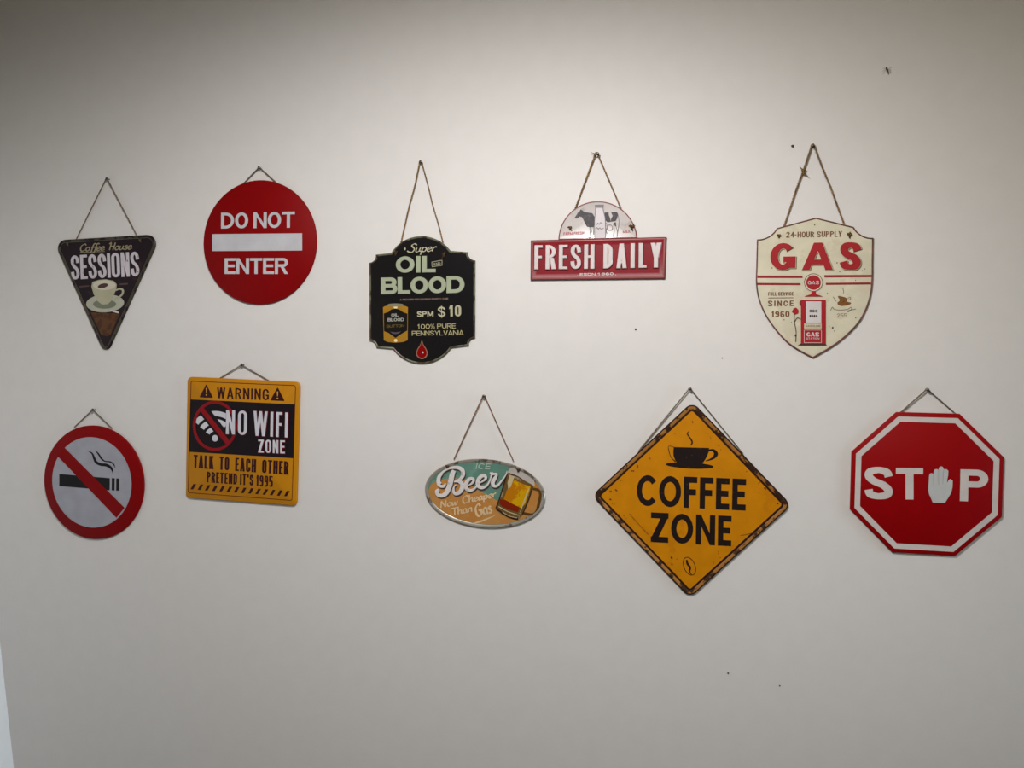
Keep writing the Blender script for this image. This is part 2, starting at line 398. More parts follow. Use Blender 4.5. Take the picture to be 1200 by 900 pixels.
    def script(s, t, p0, p1, xh, wmin=.1, wmax=.25, slant=.25, nib=35):
        a, b = Vector(s.S.L(p0)), Vector(s.S.L(p1)); d = b - a; tot = d.length; d.normalize(); n_ = Vector((-d.y, d.x)); h = xh * s.S.mpp
        k = tot / (sum(SCR[c][1] for c in t)); x = 0; nb = math.radians(nib)
        for ch in t:
            for st in SCR[ch][0]:
                st = catmull(st, 5) if len(st) > 2 else st
                P = [tuple(a + d * (x + p[0] * k + slant * p[1] * h) + n_ * p[1] * h) for p in st]; ws = []
                for i in range(len(st)):
                    q, r = st[max(0, i - 1)], st[min(len(st) - 1, i + 1)]; an = math.atan2(r[1] - q[1], r[0] - q[0])
                    ws.append(h * (wmin + (wmax - wmin) * abs(math.sin(an - nb))))
                s.lstroke(P, ws)
            x += SCR[ch][1] * k
        return s
    def done(s, kind=None):
        o = link(s.name, s.bm, s.m, s.parent or s.S.root, s.label, 30)
        if kind: o['kind'] = kind
        return o

# ------------------------------------------------------------------ the setting
def structure(name, bm, m):
    o = link(name, bm, m, None, None); o['kind'] = 'structure'; return o
WALL = mat('wall_paint', (214, 211, 208), rough=.55, spec=.3, mottle=.012, bump=.12, bscale=260)
def box(bm, x0, x1, y0, y1, z0, z1):
    v = [bm.verts.new(p) for p in ((x0, y0, z0), (x1, y0, z0), (x1, y1, z0), (x0, y1, z0), (x0, y0, z1), (x1, y0, z1), (x1, y1, z1), (x0, y1, z1))]
    for f in ((0, 3, 2, 1), (4, 5, 6, 7), (0, 1, 5, 4), (1, 2, 6, 5), (2, 3, 7, 6), (3, 0, 4, 7)): bm.faces.new([v[i] for i in f])
bm = bmesh.new(); box(bm, -2.0, 2.6, 0, .12, 0, 2.72); WB = structure('wall_back', bm, WALL)
bm = bmesh.new(); box(bm, -2.0, 2.6, -4.2, .12, 2.72, 2.82); structure('ceiling', bm, mat('ceiling_paint', (225, 222, 214), rough=.8))
bm = bmesh.new(); box(bm, -2.0, 2.6, -4.2, .12, -.1, 0); structure('floor', bm, mat('floor_tile', (66, 56, 46), rough=.5))
# left wall: its corner with the back wall is the slightly leaning line at the lower left of the picture
a, b = W(3, 780), W(16, 897); sl = (b[0] - a[0]) / (b[1] - a[1])
xl = lambda z: a[0] + (z - a[1]) * sl
bm = bmesh.new()
q = [(xl(z) - th, y, z) for z in (0, 2.72) for y in (-4.2, 0) for th in (0, .1)]
v = [bm.verts.new(p) for p in q]
for f in ((0, 2, 6, 4), (1, 5, 7, 3), (0, 4, 5, 1), (2, 3, 7, 6), (0, 1, 3, 2), (4, 6, 7, 5)): bm.faces.new([v[i] for i in f])
structure('wall_left', bm, mat('left_wall_paint', (232, 234, 235), rough=.5, mottle=.01))
# small nail holes and specks in the paint
MARK = mat('speck_dark', (70, 64, 55), rough=.9)
for px, py, r in ((929, 171.5, 1.6), (745, 386, 1.1), (846.5, 419.5, .8), (853.3, 789, 1.0), (913.8, 803.5, .9)):
    x, z = W(px, py); bm = bmesh.new(); r *= .0019
    rg = [bm.verts.new((x + r * (1 + .25 * math.sin(3 * t + px)) * math.cos(t), -.0008, z + r * (1 + .2 * math.cos(2 * t + py)) * math.sin(t))) for t in [2 * PI * k / 10 for k in range(10)]]
    bk = [bm.verts.new((p.co.x * 1.0, 0, p.co.z)) for p in rg]; c = bm.verts.new((x, -.0002, z))
    for k in range(10):
        bm.faces.new((rg[k], rg[(k + 1) % 10], c)); bm.faces.new((bk[k], bk[(k + 1) % 10], rg[(k + 1) % 10], rg[k]))
    link('nail_hole', bm, MARK, WB)

# ------------------------------------------------------------------ nails, twine, knots
STEEL = mat('nail_steel', (95, 90, 82), rough=.35, metal=.8)
TWINE = mat('jute_twine', (150, 122, 88), rough=.95, spec=.1, wear=(92, 70, 46), wamt=.5, wscale=400, mottle=.25)
KNOT = mat('knot_jute', (112, 86, 52), rough=.95, spec=.1, wear=(64, 46, 28), wamt=.5, wscale=400, mottle=.3)
CORD = mat('thin_cord', (128, 112, 96), rough=.95, spec=.1, wear=(90, 76, 62), wamt=.5, wscale=500, mottle=.2)
NAILD = .010
def nail(px, what):
    x, z = W(*px, -NAILD); bm = bmesh.new(); prof = [(.0, -.0128), (.0022, -.0126), (.0034, -.0118), (.0034, -.0108), (.0013, -.0104), (.0013, 0.0)]
    rings = [[bm.verts.new((r * math.cos(2 * PI * k / 12), y, r * math.sin(2 * PI * k / 12))) for k in range(12)] for r, y in prof[1:]]
    c = bm.verts.new((0, prof[0][1], 0))
    for k in range(12):
        bm.faces.new((c, rings[0][(k + 1) % 12], rings[0][k]))
        for i in range(len(rings) - 1): bm.faces.new((rings[i][k], rings[i][(k + 1) % 12], rings[i + 1][(k + 1) % 12], rings[i + 1][k]))
    bmesh.ops.recalc_face_normals(bm, faces=bm.faces)
    o = link('nail', bm, STEEL); o.location = (x, 0, z)
    o['label'] = 'small steel nail ' + what; o['category'] = 'nail'; o['group'] = 'nails holding up the hanging signs'
def twine(S, n, l, r, rad, m, hairs=0, name='twine', back=.0035, wob=.0):
    """twisted two-ply cord from behind the sign, over the nail and down again"""
    A = S.local3(l, -back); B = S.local3(r, -back); N = S.local3(n, -NAILD + .004)
    s_, c_ = math.sin(-S.phi), math.cos(S.phi)
    k = .0030 + rad * .6
    up = Vector((math.sin(S.phi), 0, math.cos(S.phi))); sd = Vector((math.cos(S.phi), 0, -math.sin(S.phi)))
    dl, dr = (A - N).normalized(), (B - N).normalized()
    top = [N + dl * .006 - sd * k * .7, N - sd * k * .9 + up * .0004, N + up * k - sd * k * .35, N + up * k + sd * k * .35, N + sd * k * .9 + up * .0004, N + dr * .006 + sd * k * .7]
    P = [A] + [A.lerp(top[0], t) for t in (.25, .5, .75)] + top + [top[-1].lerp(B, t) for t in (.25, .5, .75)] + [B]
    if wob:
        for i in list(range(1, 4)) + list(range(len(P) - 4, len(P) - 1)): P[i] = P[i] + sd * random.uniform(-wob, wob)
    P = [Vector(p) for p in catmull([tuple(p) for p in P], 10)]
    pts = [P[0]]
    for p in P[1:]:
        while (p - pts[-1]).length > .0014: pts.append(pts[-1] + (p - pts[-1]).normalized() * .0014)
    bm = bmesh.new(); ln = 0; H = [[], []]
    for i, p in enumerate(pts):
        d = (pts[min(len(pts) - 1, i + 1)] - pts[max(0, i - 1)]).normalized(); a = d.cross(Vector((0, 1, 0))).normalized(); b = d.cross(a)
        ph = i * .0014 / (rad * 6.5) * 2 * PI
        for q in (0, 1): H[q].append(p + (a * math.cos(ph + q * PI) + b * math.sin(ph + q * PI)) * rad * .5)
    for q in (0, 1): tube(bm, H[q], [rad * .62 * random.uniform(.88, 1.15) for _ in H[q]], 6)
    for _ in range(hairs):
        p = random.choice(pts); d = Vector((random.uniform(-1, 1), random.uniform(-.8, .1), random.uniform(-1, 1))).normalized()
        tube(bm, [p, p + d * .002, p + d * .004 + Vector((0, 0, -.0008))], [.00022, .00018, .00008], 3)
    return link(name, bm, m, S.root)
def knot(S, px, face, size, m=None, tail=((.6, -1.2),), name='knot'):
    c = S.L(px); bm = bmesh.new(); P = []
    for i in range(46):
        t = 2 * PI * i / 45
        P.append((c[0] + size * .45 * (math.sin(t) + 1.3 * math.sin(2 * t)) * .6, -face - size * .42 - size * .3 * math.sin(3 * t) * .8, c[1] + size * .45 * (math.cos(t) - 1.3 * math.cos(2 * t)) * .6))
    tube(bm, P, size * .3, 6)
    for tx, tz in tail:
        e = Vector((c[0], -face - size * .3, c[1]))
        tube(bm, [e, e + Vector((tx * size * .5, -size * .1, tz * size * .5)), e + Vector((tx * size * 1.0, size * .0, tz * size * 1.05))], [size * .28, size * .25, size * .17], 5)
    return link(name, bm, m or KNOT, S.root)

E_ = .00035     # one printed layer
WHITE = mat('print_white', (186, 186, 190), rough=.4)
BLACK = mat('print_black', (14, 11, 12), rough=.4)

# ================================================================== 1  triangular coffee house sign
c0 = crop(40, 190, 4.09); ct = crop(55, 265, 8.889); cc = crop(80, 320, 10.59)
S = Sign('triangle_sign', 'dark downward triangular tin sign reading Coffee House Sessions with a cup', (124, 325), c0((150, 372), (540, 348)), .0045)
P = fillet(S.LL(c0((90.6, 375.6), (609, 344), (342.5, 934))), [.022, .024, .016])
DK = mat('sessions_black', (30, 17, 24), rough=.3, wear=(48, 30, 34), wamt=.42, wscale=18)
RIM = mat('sessions_rim', (74, 70, 58), rough=.32, metal=.3, wear=(36, 28, 32), wamt=.5, wscale=40)
S.loft('rim', P, [(0, .001), (0, .0035), (.0012, .0045), (.0035, .0048), (.0052, .0036), (.0062, .0034)], RIM, cap=False)
S.loft('face', offs(ccw(P), .0062), [(0, .001), (0, .0034)], DK)
z = .0034
p = Part(S, 'border_line', mat('sessions_line', (98, 92, 72), rough=.35), z, z + E_); Q = offs(ccw(P), .0068); Q2 = offs(ccw(P), .0077); p.lstrip(Q, Q2, True); p.done()
p = Part(S, 'coffee_panel', mat('coffee_brown', (88, 56, 30), rough=.35, wear=(70, 42, 26), wamt=.5, wscale=55), z, z + E_)
p.poly(cc((278, 488), (640, 500), (520, 765), (470, 785), (405, 765))); p.done()
p = Part(S, 'lettering', mat('sessions_white', (196, 188, 194), rough=.4, wear=(130, 118, 125), wamt=.38, wscale=90), z, z + 2 * E_, 'white block word SESSIONS')
p.text('SESSIONS', *ct((255, 558), (962, 520)), 28.6, sx=.138, sy=.11, gap=.06, K=1.0); p.done()
p = Part(S, 'script_lettering', mat('sessions_tan', (150, 140, 112), rough=.4), z, z + 2 * E_, 'small tan script words Coffee House')
p.script('Coffee House', *ct((338, 262), (880, 240)), 4.4, .16, .34, .3); p.stroke(ct((345, 272), (600, 264)), .6); p.done()
p = Part(S, 'side_print', mat('sessions_dim', (84, 62, 62), rough=.4), z, z + E_)
p.poly(cc((135, 160), (255, 150), (255, 168), (135, 178))); p.done()
p = Part(S, 'side_print', MATS['sessions_dim'], z, z + E_); p.poly(cc((635, 130), (735, 122), (735, 142), (635, 150))); p.done()
p = Part(S, 'saucer', mat('china_shade', (172, 172, 156), rough=.35), z, z + 2 * E_); q, = cc((455, 375)); p.ell(q[0], q[1], 22.2, 10.6, -3); p.done()
p = Part(S, 'saucer_well', mat('china_green', (112, 118, 100), rough=.35), z + 2 * E_, z + 3 * E_); q, = cc((450, 385)); p.ell(q[0], q[1], 13.5, 5.4); p.done()
p = Part(S, 'spoon', mat('china_light', (205, 202, 190), rough=.35), z + 2 * E_, z + 3 * E_); p.stroke([a + (w_,) for a, w_ in zip(cc((520, 462), (580, 478), (628, 492)), (1.0, 2.2, 1.5))], 1); p.done()
p = Part(S, 'cup', mat('china_mid', (170, 166, 140), rough=.35), z + 2 * E_, z + 4 * E_)
p.poly(cc((288, 165), (300, 110), (380, 85), (470, 78), (560, 95), (602, 140), (595, 205), (560, 280), (530, 350), (490, 385), (420, 392), (365, 350), (315, 260)))
p.stroke([a + (w_,) for a, w_ in zip(cc((590, 215), (640, 195), (678, 215), (668, 265), (625, 300), (570, 320)), (1.5, 2, 2.4, 2.4, 2, 1.6))], 2); p.done()
p = Part(S, 'milk_foam', mat('foam', (196, 190, 172), rough=.35), z + 4 * E_, z + 5 * E_); q, = cc((448, 150)); p.ell(q[0], q[1], 13.2, 5.8); p.done()
p = Part(S, 'cocoa_swirl', mat('cocoa', (72, 52, 50), rough=.35), z + 5 * E_, z + 6 * E_); q, = cc((432, 158)); p.ell(q[0], q[1], 6.0, 2.6, -14); p.done()
twine(S, (125.0, 210.5), (89, 281), (161, 277), .0016, CORD, 14)
knot(S, ct((215, 185))[0], .0034, .0042, mat('knot_dim', (100, 86, 60), rough=.9)); knot(S, ct((970, 148))[0], .0034, .0042, MATS['knot_dim'])
nail((125.2, 209.5), 'above the dark triangular coffee house sign')

# ================================================================== board signs
def board(S, P, T, m, edge_m, r=.0012):
    S.loft('board', P, [(0, .001), (0, T - r), (r * .35, T - r * .35), (r, T)], m)
RED = mat('sign_red', (126, 2, 5), rough=.5, spec=.1, mottle=.03)

# ================================================================== 2  DO NOT ENTER
cB = crop(220, 180, 4.735)
S = Sign('round_sign', 'solid red round sign reading DO NOT ENTER with a white bar', (303.5, 284.2), cB((136, 448), (635, 441)), .006)
T = .006; R_ = .1505
circ = lambda r, n=72: [(r * math.cos(2 * PI * k / n), r * math.sin(2 * PI * k / n)) for k in range(n)]
board(S, circ(R_), T, RED, None)
p = Part(S, 'bar', WHITE, T, T + E_, 'white horizontal bar'); p.poly(cB((136, 447), (635, 442), (635, 538), (136, 541))); p.done()
p = Part(S, 'lettering', WHITE, T, T + E_, 'white capitals DO NOT'); p.text('DO NOT', *cB((185, 416), (594, 411)), 18.6, .215, .17, .07, 9, sp=.3); p.done()
p = Part(S, 'lettering', WHITE, T, T + E_, 'white capitals ENTER'); p.text('ENTER', *cB((205, 668), (556, 668)), 18.6, .215, .17, .06, 9); p.done()
twine(S, (303.8, 197), (283, 217.5), (328, 218), .0015, CORD, 6)
nail((303.8, 196.3), 'above the red DO NOT ENTER sign')

# ================================================================== 3  OIL BLOOD
ot = crop(425, 270, 8.571); ob = crop(425, 345, 8.571); oc = crop(430, 350, 15)
S = Sign('tin_plaque', 'black scalloped tin plaque reading Super Oil and Blood with gold can', (495, 351), [(433, 352.5), (556, 350.5)], .005)
P = arc3((458.3, 296.3), (493.8, 276.6), (527.7, 293.8), 22) + [(547.5, 295.3)] + arc3((547.8, 295.4), (550.5, 302.5), (556.8, 305.3), 6) + \
    arc3((556.6, 396.3), (551.0, 398.6), (549.3, 405.1), 6) + arc3((528.5, 407.8), (494.8, 426.3), (460.5, 409.2), 22) + \
    arc3((440.9, 407.6), (438.6, 401.8), (432.9, 399.4), 6) + arc3((432.6, 307.9), (438.6, 304.8), (440.2, 298.4), 6)
P = dd(ccw(S.LL(P)), .0042)
OBK = mat('oil_black', (20, 18, 19), rough=.22, spec=.6, coat=.3)
ORIM = mat('oil_rim', (112, 112, 92), rough=.3, metal=.25, wear=(70, 58, 48), wamt=.5, wscale=30)
S.loft('rim', P, [(0, .001), (0, .004), (.001, .0052), (.0026, .0052), (.0042, .0042)], ORIM, cap=False)
S.loft('face', offs(P, .0042), [(0, .001), (0, .0042), (.0012, .0052)], OBK)
z = .0052
OG = mat('oil_letter_green', (158, 166, 140), rough=.35, spec=.5, coat=.3)
p = Part(S, 'raised_lettering', OG, z, z + .0022, 'raised grey green word OIL', bevel=.0007); p.text('OIL', *ot((335, 428), (735, 422)), 19.4, .29, .22, .1, 9, wid=dict(L=.72)); p.done()
p = Part(S, 'raised_lettering', OG, z, z + .0022, 'raised grey green word BLOOD', bevel=.0007); p.text('BLOOD', *ot((185, 643), (1025, 628)), 19.8, .29, .22, .015, 9, wid=dict(L=.72, B=.95)); p.done()
TAN = mat('oil_tan', (172, 168, 140), rough=.4)
p = Part(S, 'script_lettering', TAN, z, z + E_, 'tan script word Super'); p.script('Super', *ot((455, 222), (735, 208)), 5.0, .12, .32, .35)
q, = ot((425, 186)); p.ell(q[0], q[1], 1.0, 1.5); p.done()
p = Part(S, 'small_tag', mat('oil_tag', (150, 148, 122), rough=.4), z, z + E_, 'tiny boxed word and')
for seg in (((695, 318), (798, 300)), ((798, 300), (798, 350)), ((798, 350), (698, 366)), ((698, 366), (695, 318))): p.stroke(ot(*seg), .7, smooth=False)
p.text('AND', *ot((712, 354), (785, 343)), 3.0, .2, .2, .12, 9); p.done()
p = Part(S, 'lettering', mat('oil_pinkish', (138, 112, 100), rough=.4), z, z + E_, 'tiny pinkish line of capitals'); p.text('A RECORD RELEASING PARTY FOR', *ob((375, 62), (858, 52)), 2.1, .2, .18, .22, 9, sp=.45); p.done()
p = Part(S, 'lettering', TAN, z, z + E_, 'pale letters SPM'); p.text('SPM', *ob((548, 226), (712, 222)), 6.3, .25, .2, .1, 9)
p.done(); p = Part(S, 'lettering', TAN, z, z + E_, 'pale price $ 10'); p.text('$', *ob((757, 226), (832, 224)), 11.8, .17, .15, .1, 9); p.text('10', *ob((868, 222), (990, 220)), 13.0, .23, .14, .12, 1, wid={'1': .75}); p.done()
TAN2 = mat('oil_tan_dim', (166, 158, 118), rough=.4)
p = Part(S, 'lettering', TAN2, z, z + E_, 'thin tan words 100% PURE'); p.text('100% PURE', *ob((552, 348), (935, 341)), 5.7, .15, .14, .1, 9, wid={'1': .6}, sp=.4)
p.done(); p = Part(S, 'lettering', TAN2, z, z + E_, 'thin tan word PENNSYLVANIA'); p.text('PENNSYLVANIA', *ob((495, 415), (1015, 408)), 5.6, .16, .14, .07, 9); p.done()
GOLD = mat('can_gold', (188, 138, 46), rough=.25, metal=.35, wear=(214, 180, 96), wamt=.42, wscale=30)
p = Part(S, 'can_picture', GOLD, z, z + 2 * E_, 'gold oil can picture'); p.poly(oc((285, 150), (330, 128), (500, 118), (670, 128), (722, 150), (718, 730), (640, 762), (500, 775), (360, 762), (300, 730))); p.done()
p = Part(S, 'can_rim', mat('can_silver', (170, 166, 140), rough=.25, metal=.5), z, z + 3 * E_); q, = oc((505, 112)); p.ell(q[0], q[1], 9.6, 1.9); p.done()
p = Part(S, 'can_glint', mat('can_pale', (232, 214, 160), rough=.3), z + 2 * E_, z + 2.6 * E_, 'pale glint on the gold can'); p.ell(*oc((505, 150))[0], 2.2, 1.9); p.done(); p = Part(S, 'can_glint', MATS['can_pale'], z + 2 * E_, z + 2.6 * E_); p.ell(*oc((508, 735))[0], 2.0, 1.8); p.done()
p = Part(S, 'can_label', mat('can_black', (24, 22, 20), rough=.3), z + 2 * E_, z + 3 * E_, 'black pointed label on can')
p.poly(oc((300, 262), (380, 235), (430, 190), (505, 172), (580, 195), (640, 240), (714, 262), (712, 560), (640, 600), (560, 650), (505, 690), (450, 650), (380, 600), (304, 570))); p.done()
p = Part(S, 'can_lettering', mat('can_text', (160, 158, 150), rough=.4), z + 3 * E_, z + 4 * E_, 'tiny words OIL BLOOD on can label'); p.text('OIL', *oc((432, 318), (562, 312)), 3.7, .24, .2, .1, 9); p.text('BLOOD', *oc((368, 400), (655, 396)), 3.9, .25, .2, .05, 9); p.done()
p = Part(S, 'can_lettering', mat('can_gold_text', (110, 92, 42), rough=.4), z + 3 * E_, z + 4 * E_, 'dim gold print on can label'); p.text('BUTTON', *oc((350, 510), (660, 498)), 3.2, .16, .14, .1, 9); p.done()
p = Part(S, 'can_lettering', mat('can_purple', (82, 74, 84), rough=.4), z + 3 * E_, z + 4 * E_); p.poly(oc((410, 580), (505, 592), (605, 576), (560, 612), (505, 622), (450, 612))); p.done()
drop = [(595, 462), (612, 505), (638, 545), (652, 590), (640, 628), (597, 650), (552, 628), (538, 590), (552, 545), (578, 505)]
p = Part(S, 'drop_outline', mat('drop_line', (142, 104, 88), rough=.4), z, z + E_); p.poly(catmull(ob(*drop), 3, True)); p.done()
p = Part(S, 'blood_drop', mat('drop_red', (128, 12, 14), rough=.2), z + E_, z + 2 * E_, 'dark red drop'); c = (596, 575)
p.poly(catmull(ob(*[(c[0] + (a - c[0]) * .84, c[1] + (b - c[1]) * .86) for a, b in drop]), 3, True)); p.done()
p = Part(S, 'drop_glint', WHITE, z + 2 * E_, z + 3 * E_); q, = ob((607, 583)); p.ell(q[0], q[1], .8, 1.1); p.done()
twine(S, (493, 191), (469.5, 286), (519, 284), .0017, TWINE, 60, wob=.0015)
KB = mat('knot_brown', (92, 66, 42), rough=.95, wear=(50, 36, 24), wamt=.5, wscale=300)
knot(S, (464.2, 296.2), z, .0055, KB, ((-.3, -1.2),)); knot(S, (520.5, 298.5), z, .0058, KB, ((-.8, -1.3), (.5, 1)))
nail((493, 189.5), 'above the black oil plaque')

# ================================================================== 4  FRESH DAILY
fc = crop(645, 230, 10.91); fl = crop(615, 270, 13.85); fr = crop(695, 270, 12.63)
S = Sign('dairy_sign', 'red tin banner sign reading FRESH DAILY with cow and bottle arch', (701, 300), [(622, 328), (779.4, 326.2)], .006)
FRED = mat('fresh_red', (132, 22, 32), rough=.24, spec=.6, coat=.5, wear=(124, 21, 30), wamt=.4, wscale=30)
FRIM = mat('fresh_rim', (152, 92, 90), rough=.35, metal=.15)
P = ccw(S.LL([(621.9, 281.6), (780.9, 277.6), (779.3, 326.6), (621.5, 328.3)]))
S.loft('banner_rim', P, [(0, .001), (0, .005), (.0008, .006), (.0024, .006)], mat('fresh_edge', (104, 40, 42), rough=.35), cap=False)
S.loft('banner_line', offs(P, .0024), [(0, .006), (.0016, .0062), (.0034, .0052)], FRIM, cap=False)
S.loft('banner', offs(P, .0058), [(0, .001), (0, .0052), (.006, .0040), (.009, .0040)], FRED)
z = .004
p = Part(S, 'letter_swell', FRED, z, z + .0022, 'embossed swell under the letters', inflate=.0016, bevel=.0014)
p.text('FRESH', *fl((155, 636), (1130, 626)), 28.8, .168, .11, .125, 1); p.text('DAILY', *fr((152, 566), (1012, 552)), 28.8, .178, .11, .15, 1, wid=dict(A=1.1, L=.85, Y=1.15)); p.done()
FW = mat('fresh_white', (205, 196, 194), rough=.3, spec=.5, coat=.3)
p = Part(S, 'raised_lettering', FW, z + .001, z + .0042, 'raised off-white word FRESH', bevel=.001); p.text('FRESH', *fl((155, 636), (1130, 626)), 28.8, .168, .11, .125, 1); p.done()
p = Part(S, 'raised_lettering', FW, z + .001, z + .0042, 'raised off-white word DAILY', bevel=.001); p.text('DAILY', *fr((152, 566), (1012, 552)), 28.8, .178, .11, .15, 1, wid=dict(A=1.1, L=.85, Y=1.15)); p.done()
p = Part(S, 'lettering', FW, z, z + .0007, 'tiny white line ESDN 1960'); p.text('. ESDN.1960 .', fl((850, 738))[0], fr((340, 660))[0], 3.1, .26, .22, .22, 9, sp=.5); p.done()
AP = arc3((654.2, 281), (701.8, 235.6), (746.7, 279), 40)
P2 = ccw(S.LL(AP))
S.loft('arch_rim', P2, [(0, .001), (0, .0040), (.0006, .0044), (.0016, .0044), (.0024, .0038)], mat('arch_edge', (124, 66, 66), rough=.35), cap=False)
S.loft('arch_plate', offs(P2, .0024), [(0, .001), (0, .0038), (.0022, .0030)], mat('arch_white', (200, 193, 190), rough=.25, coat=.4, wear=(182, 172, 168), wamt=.42, wscale=40))
z = .0030; COW = mat('cow_grey', (66, 62, 66), rough=.45, wear=(90, 86, 88), wamt=.45, wscale=120); LN = mat('line_grey', (118, 112, 112), rough=.4)
p = Part(S, 'cow_print', COW, z, z + .001, 'dark grey dairy cow picture')
p.poly(fc((310, 270), (335, 232), (350, 205), (370, 195), (385, 165), (410, 182), (430, 198), (480, 207), (535, 215), (562, 260), (566, 320), (552, 392), (510, 392), (465, 385), (440, 345), (420, 300), (398, 262), (370, 252), (350, 275), (325, 282)))
p.poly(fc((690, 208), (742, 202), (745, 240), (762, 275), (770, 322), (730, 330), (706, 310))); p.poly(fc((775, 205), (850, 198), (862, 230), (850, 280), (832, 315), (770, 322), (775, 285), (795, 250)))
p.poly(fc((808, 335), (835, 330), (838, 390), (820, 372))); p.done()
p = Part(S, 'cow_lines', LN, z, z + .0008)
for st in (((500, 392), (505, 450), (498, 525)), ((545, 392), (548, 460), (540, 525)), ((520, 400), (525, 460)), ((862, 235), (875, 330), (858, 460)), ((800, 345), (815, 420), (800, 520)), ((838, 390), (855, 450), (848, 525)), ((712, 340), (730, 380), (712, 430), (722, 480)),
           ((720, 380), (760, 362), (790, 385), (785, 425), (745, 432), (722, 410)), ((480, 528), (560, 524)), ((560, 540), (1000, 528))[:1] + ((860, 530),)): p.stroke(fc(*st), .75)
p.done()
p = Part(S, 'bottle_print', mat('bottle_white', (206, 198, 202), rough=.35), z + .0008, z + .0012, 'milk bottle picture'); p.poly(fc((575, 140), (668, 140), (680, 200), (700, 300), (704, 520), (690, 535), (575, 535), (564, 520), (564, 300), (575, 200))); p.done()
p = Part(S, 'bottle_lines', LN, z + .0012, z + .0016)
for st in (((575, 140), (575, 200), (564, 300), (564, 520), (575, 535)), ((668, 140), (680, 200), (700, 300), (704, 520), (690, 535)), ((575, 350), (595, 360), (605, 342), (625, 358), (640, 335), (665, 350)), ((575, 415), (595, 400), (610, 418), (630, 402), (650, 418), (680, 405))): p.stroke(fc(*st), .8)
p.poly(fc((565, 108), (680, 106), (672, 145), (572, 145))); p.done()
p = Part(S, 'lettering', mat('arch_red', (176, 104, 108), rough=.4), z, z + .0007, 'tiny pale red capitals at left'); p.text('FARM FRESH', *fc((165, 497), (428, 484)), 3.3, .22, .2, .12, 9); p.done(); p = Part(S, 'lettering', MATS['arch_red'], z, z + .0007, 'tiny pale red capitals at right'); p.text('MILK', *fc((925, 470), (1020, 462)), 3.0, .22, .2, .12, 9); p.done()
twine(S, (699, 181), (673.5, 246), (727.5, 244), .0017, TWINE, 20)
knot(S, (667.8, 266.8), .0032, .0052, None, ((.8, -1.3), (-1.1, .3))); knot(S, (740.2, 265.6), .0032, .0066, None, ((.3, -1.3), (.9, .9), (-1, .3)))
bm = bmesh.new(); e = S.local3((699.5, 180.5), -.014)
for dx, dz in ((-.014, .0045), (-.013, -.001)): tube(bm, [e, e + Vector((dx * .5, -.001, dz * .3)), e + Vector((dx, -.001, dz))], [.0012, .001, .0005], 5)
link('frayed_end', bm, TWINE, S.root)
nail((700.5, 180.3), 'above the red FRESH DAILY sign')

# ================================================================== 5  GAS shield
gt = crop(885, 250, 8.571); gb = crop(885, 330, 8.571); gp = crop(925, 315, 9.47); gq = crop(970, 330, 16.36)
S = Sign('shield_sign', 'cream shield-shaped tin sign reading GAS with a red fuel pump', (954, 335), [(887, 300), (1023, 299.5)], .0045)
P = [(956.2, 254.9)] + arc3((1000.5, 265.8), (1008.5, 274.6), (1023.6, 278.6), 8) + catmull([(1023.6, 278.8), (1023.2, 306), (1022.6, 333), (1018.0, 356), (1005.8, 379.5), (982, 402), (953.5, 419.4)], 5)[1:] + \
    catmull([(951.6, 419.4), (924.0, 403), (902.2, 378.3), (890.6, 356), (886.0, 334), (886.4, 307), (887.0, 280.5)], 5)[:-1] + arc3((887.2, 280.4), (901.5, 276.6), (910.1, 267.3), 8)
P = dd(ccw(S.LL(P)))
S.loft('rim', P, [(0, .001), (0, .004), (.0008, .0048), (.0018, .0048), (.0030, .0038)], mat('gas_rim', (116, 70, 66), rough=.4, wear=(86, 66, 56), wamt=.5, wscale=40), cap=False)
S.loft('face', offs(P, .003), [(0, .001), (0, .0038)], mat('gas_cream', (203, 197, 174), rough=.38, wear=(198, 190, 166), wamt=.46, wscale=14))
z = .0038; GR = mat('gas_red', (158, 30, 38), rough=.4, wear=(130, 40, 40), wamt=.4, wscale=60); BR = mat('gas_brown', (112, 74, 52), rough=.5, wear=(140, 112, 84), wamt=.4, wscale=200); DKB = mat('gas_dark', (64, 46, 40), rough=.5)
mat('gas_stripe', (138, 34, 42), rough=.4)
for a in (((22, 624), (476, 627), (476, 650), (22, 649)), ((22, 698), (456, 701), (456, 722), (22, 720)), ((695, 620), (1168, 618), (1168, 641), (695, 645)), ((710, 698), (1163, 693), (1163, 714), (710, 719))): p = Part(S, 'stripe', MATS['gas_stripe'], z, z + E_); p.poly(gt(*a)); p.done()
gw = dict(G=1, A=1.2, S=.8)
p = Part(S, 'letter_shadow', mat('gas_olive', (112, 98, 72), rough=.5), z, z + E_, 'olive shadow print under GAS', inflate=.0012, shift=(.0016, -.0016)); p.text('GAS', *gt((148, 570), (1058, 566)), 31.8, .28, .2, .235, 9, wid=gw); p.done()
p = Part(S, 'letter_line', mat('gas_paper', (204, 196, 172), rough=.5), z + E_, z + 2 * E_, inflate=.0010); p.text('GAS', *gt((148, 570), (1058, 566)), 31.8, .28, .2, .235, 9, wid=gw); p.done()
p = Part(S, 'raised_lettering', GR, z, z + .002, 'large red word GAS', bevel=.0005); p.text('GAS', *gt((148, 570), (1058, 566)), 31.8, .28, .2, .235, 9, wid=gw); p.done()
p = Part(S, 'lettering', BR, z, z + E_, 'brown line 24-HOUR SUPPLY'); p.text('24-HOUR SUPPLY', *gt((310, 243), (872, 235)), 6.6, .2, .16, .1, 1, sp=.4, wid={'-': .6}); p.done()
p = Part(S, 'lettering', BR, z, z + E_, 'brown line FULL SERVICE'); p.text('FULL SERVICE', *gb((130, 142), (385, 140)), 4.2, .22, .18, .1, 1, sp=.3); p.stroke(gb((132, 164), (385, 162)), .8, smooth=False)
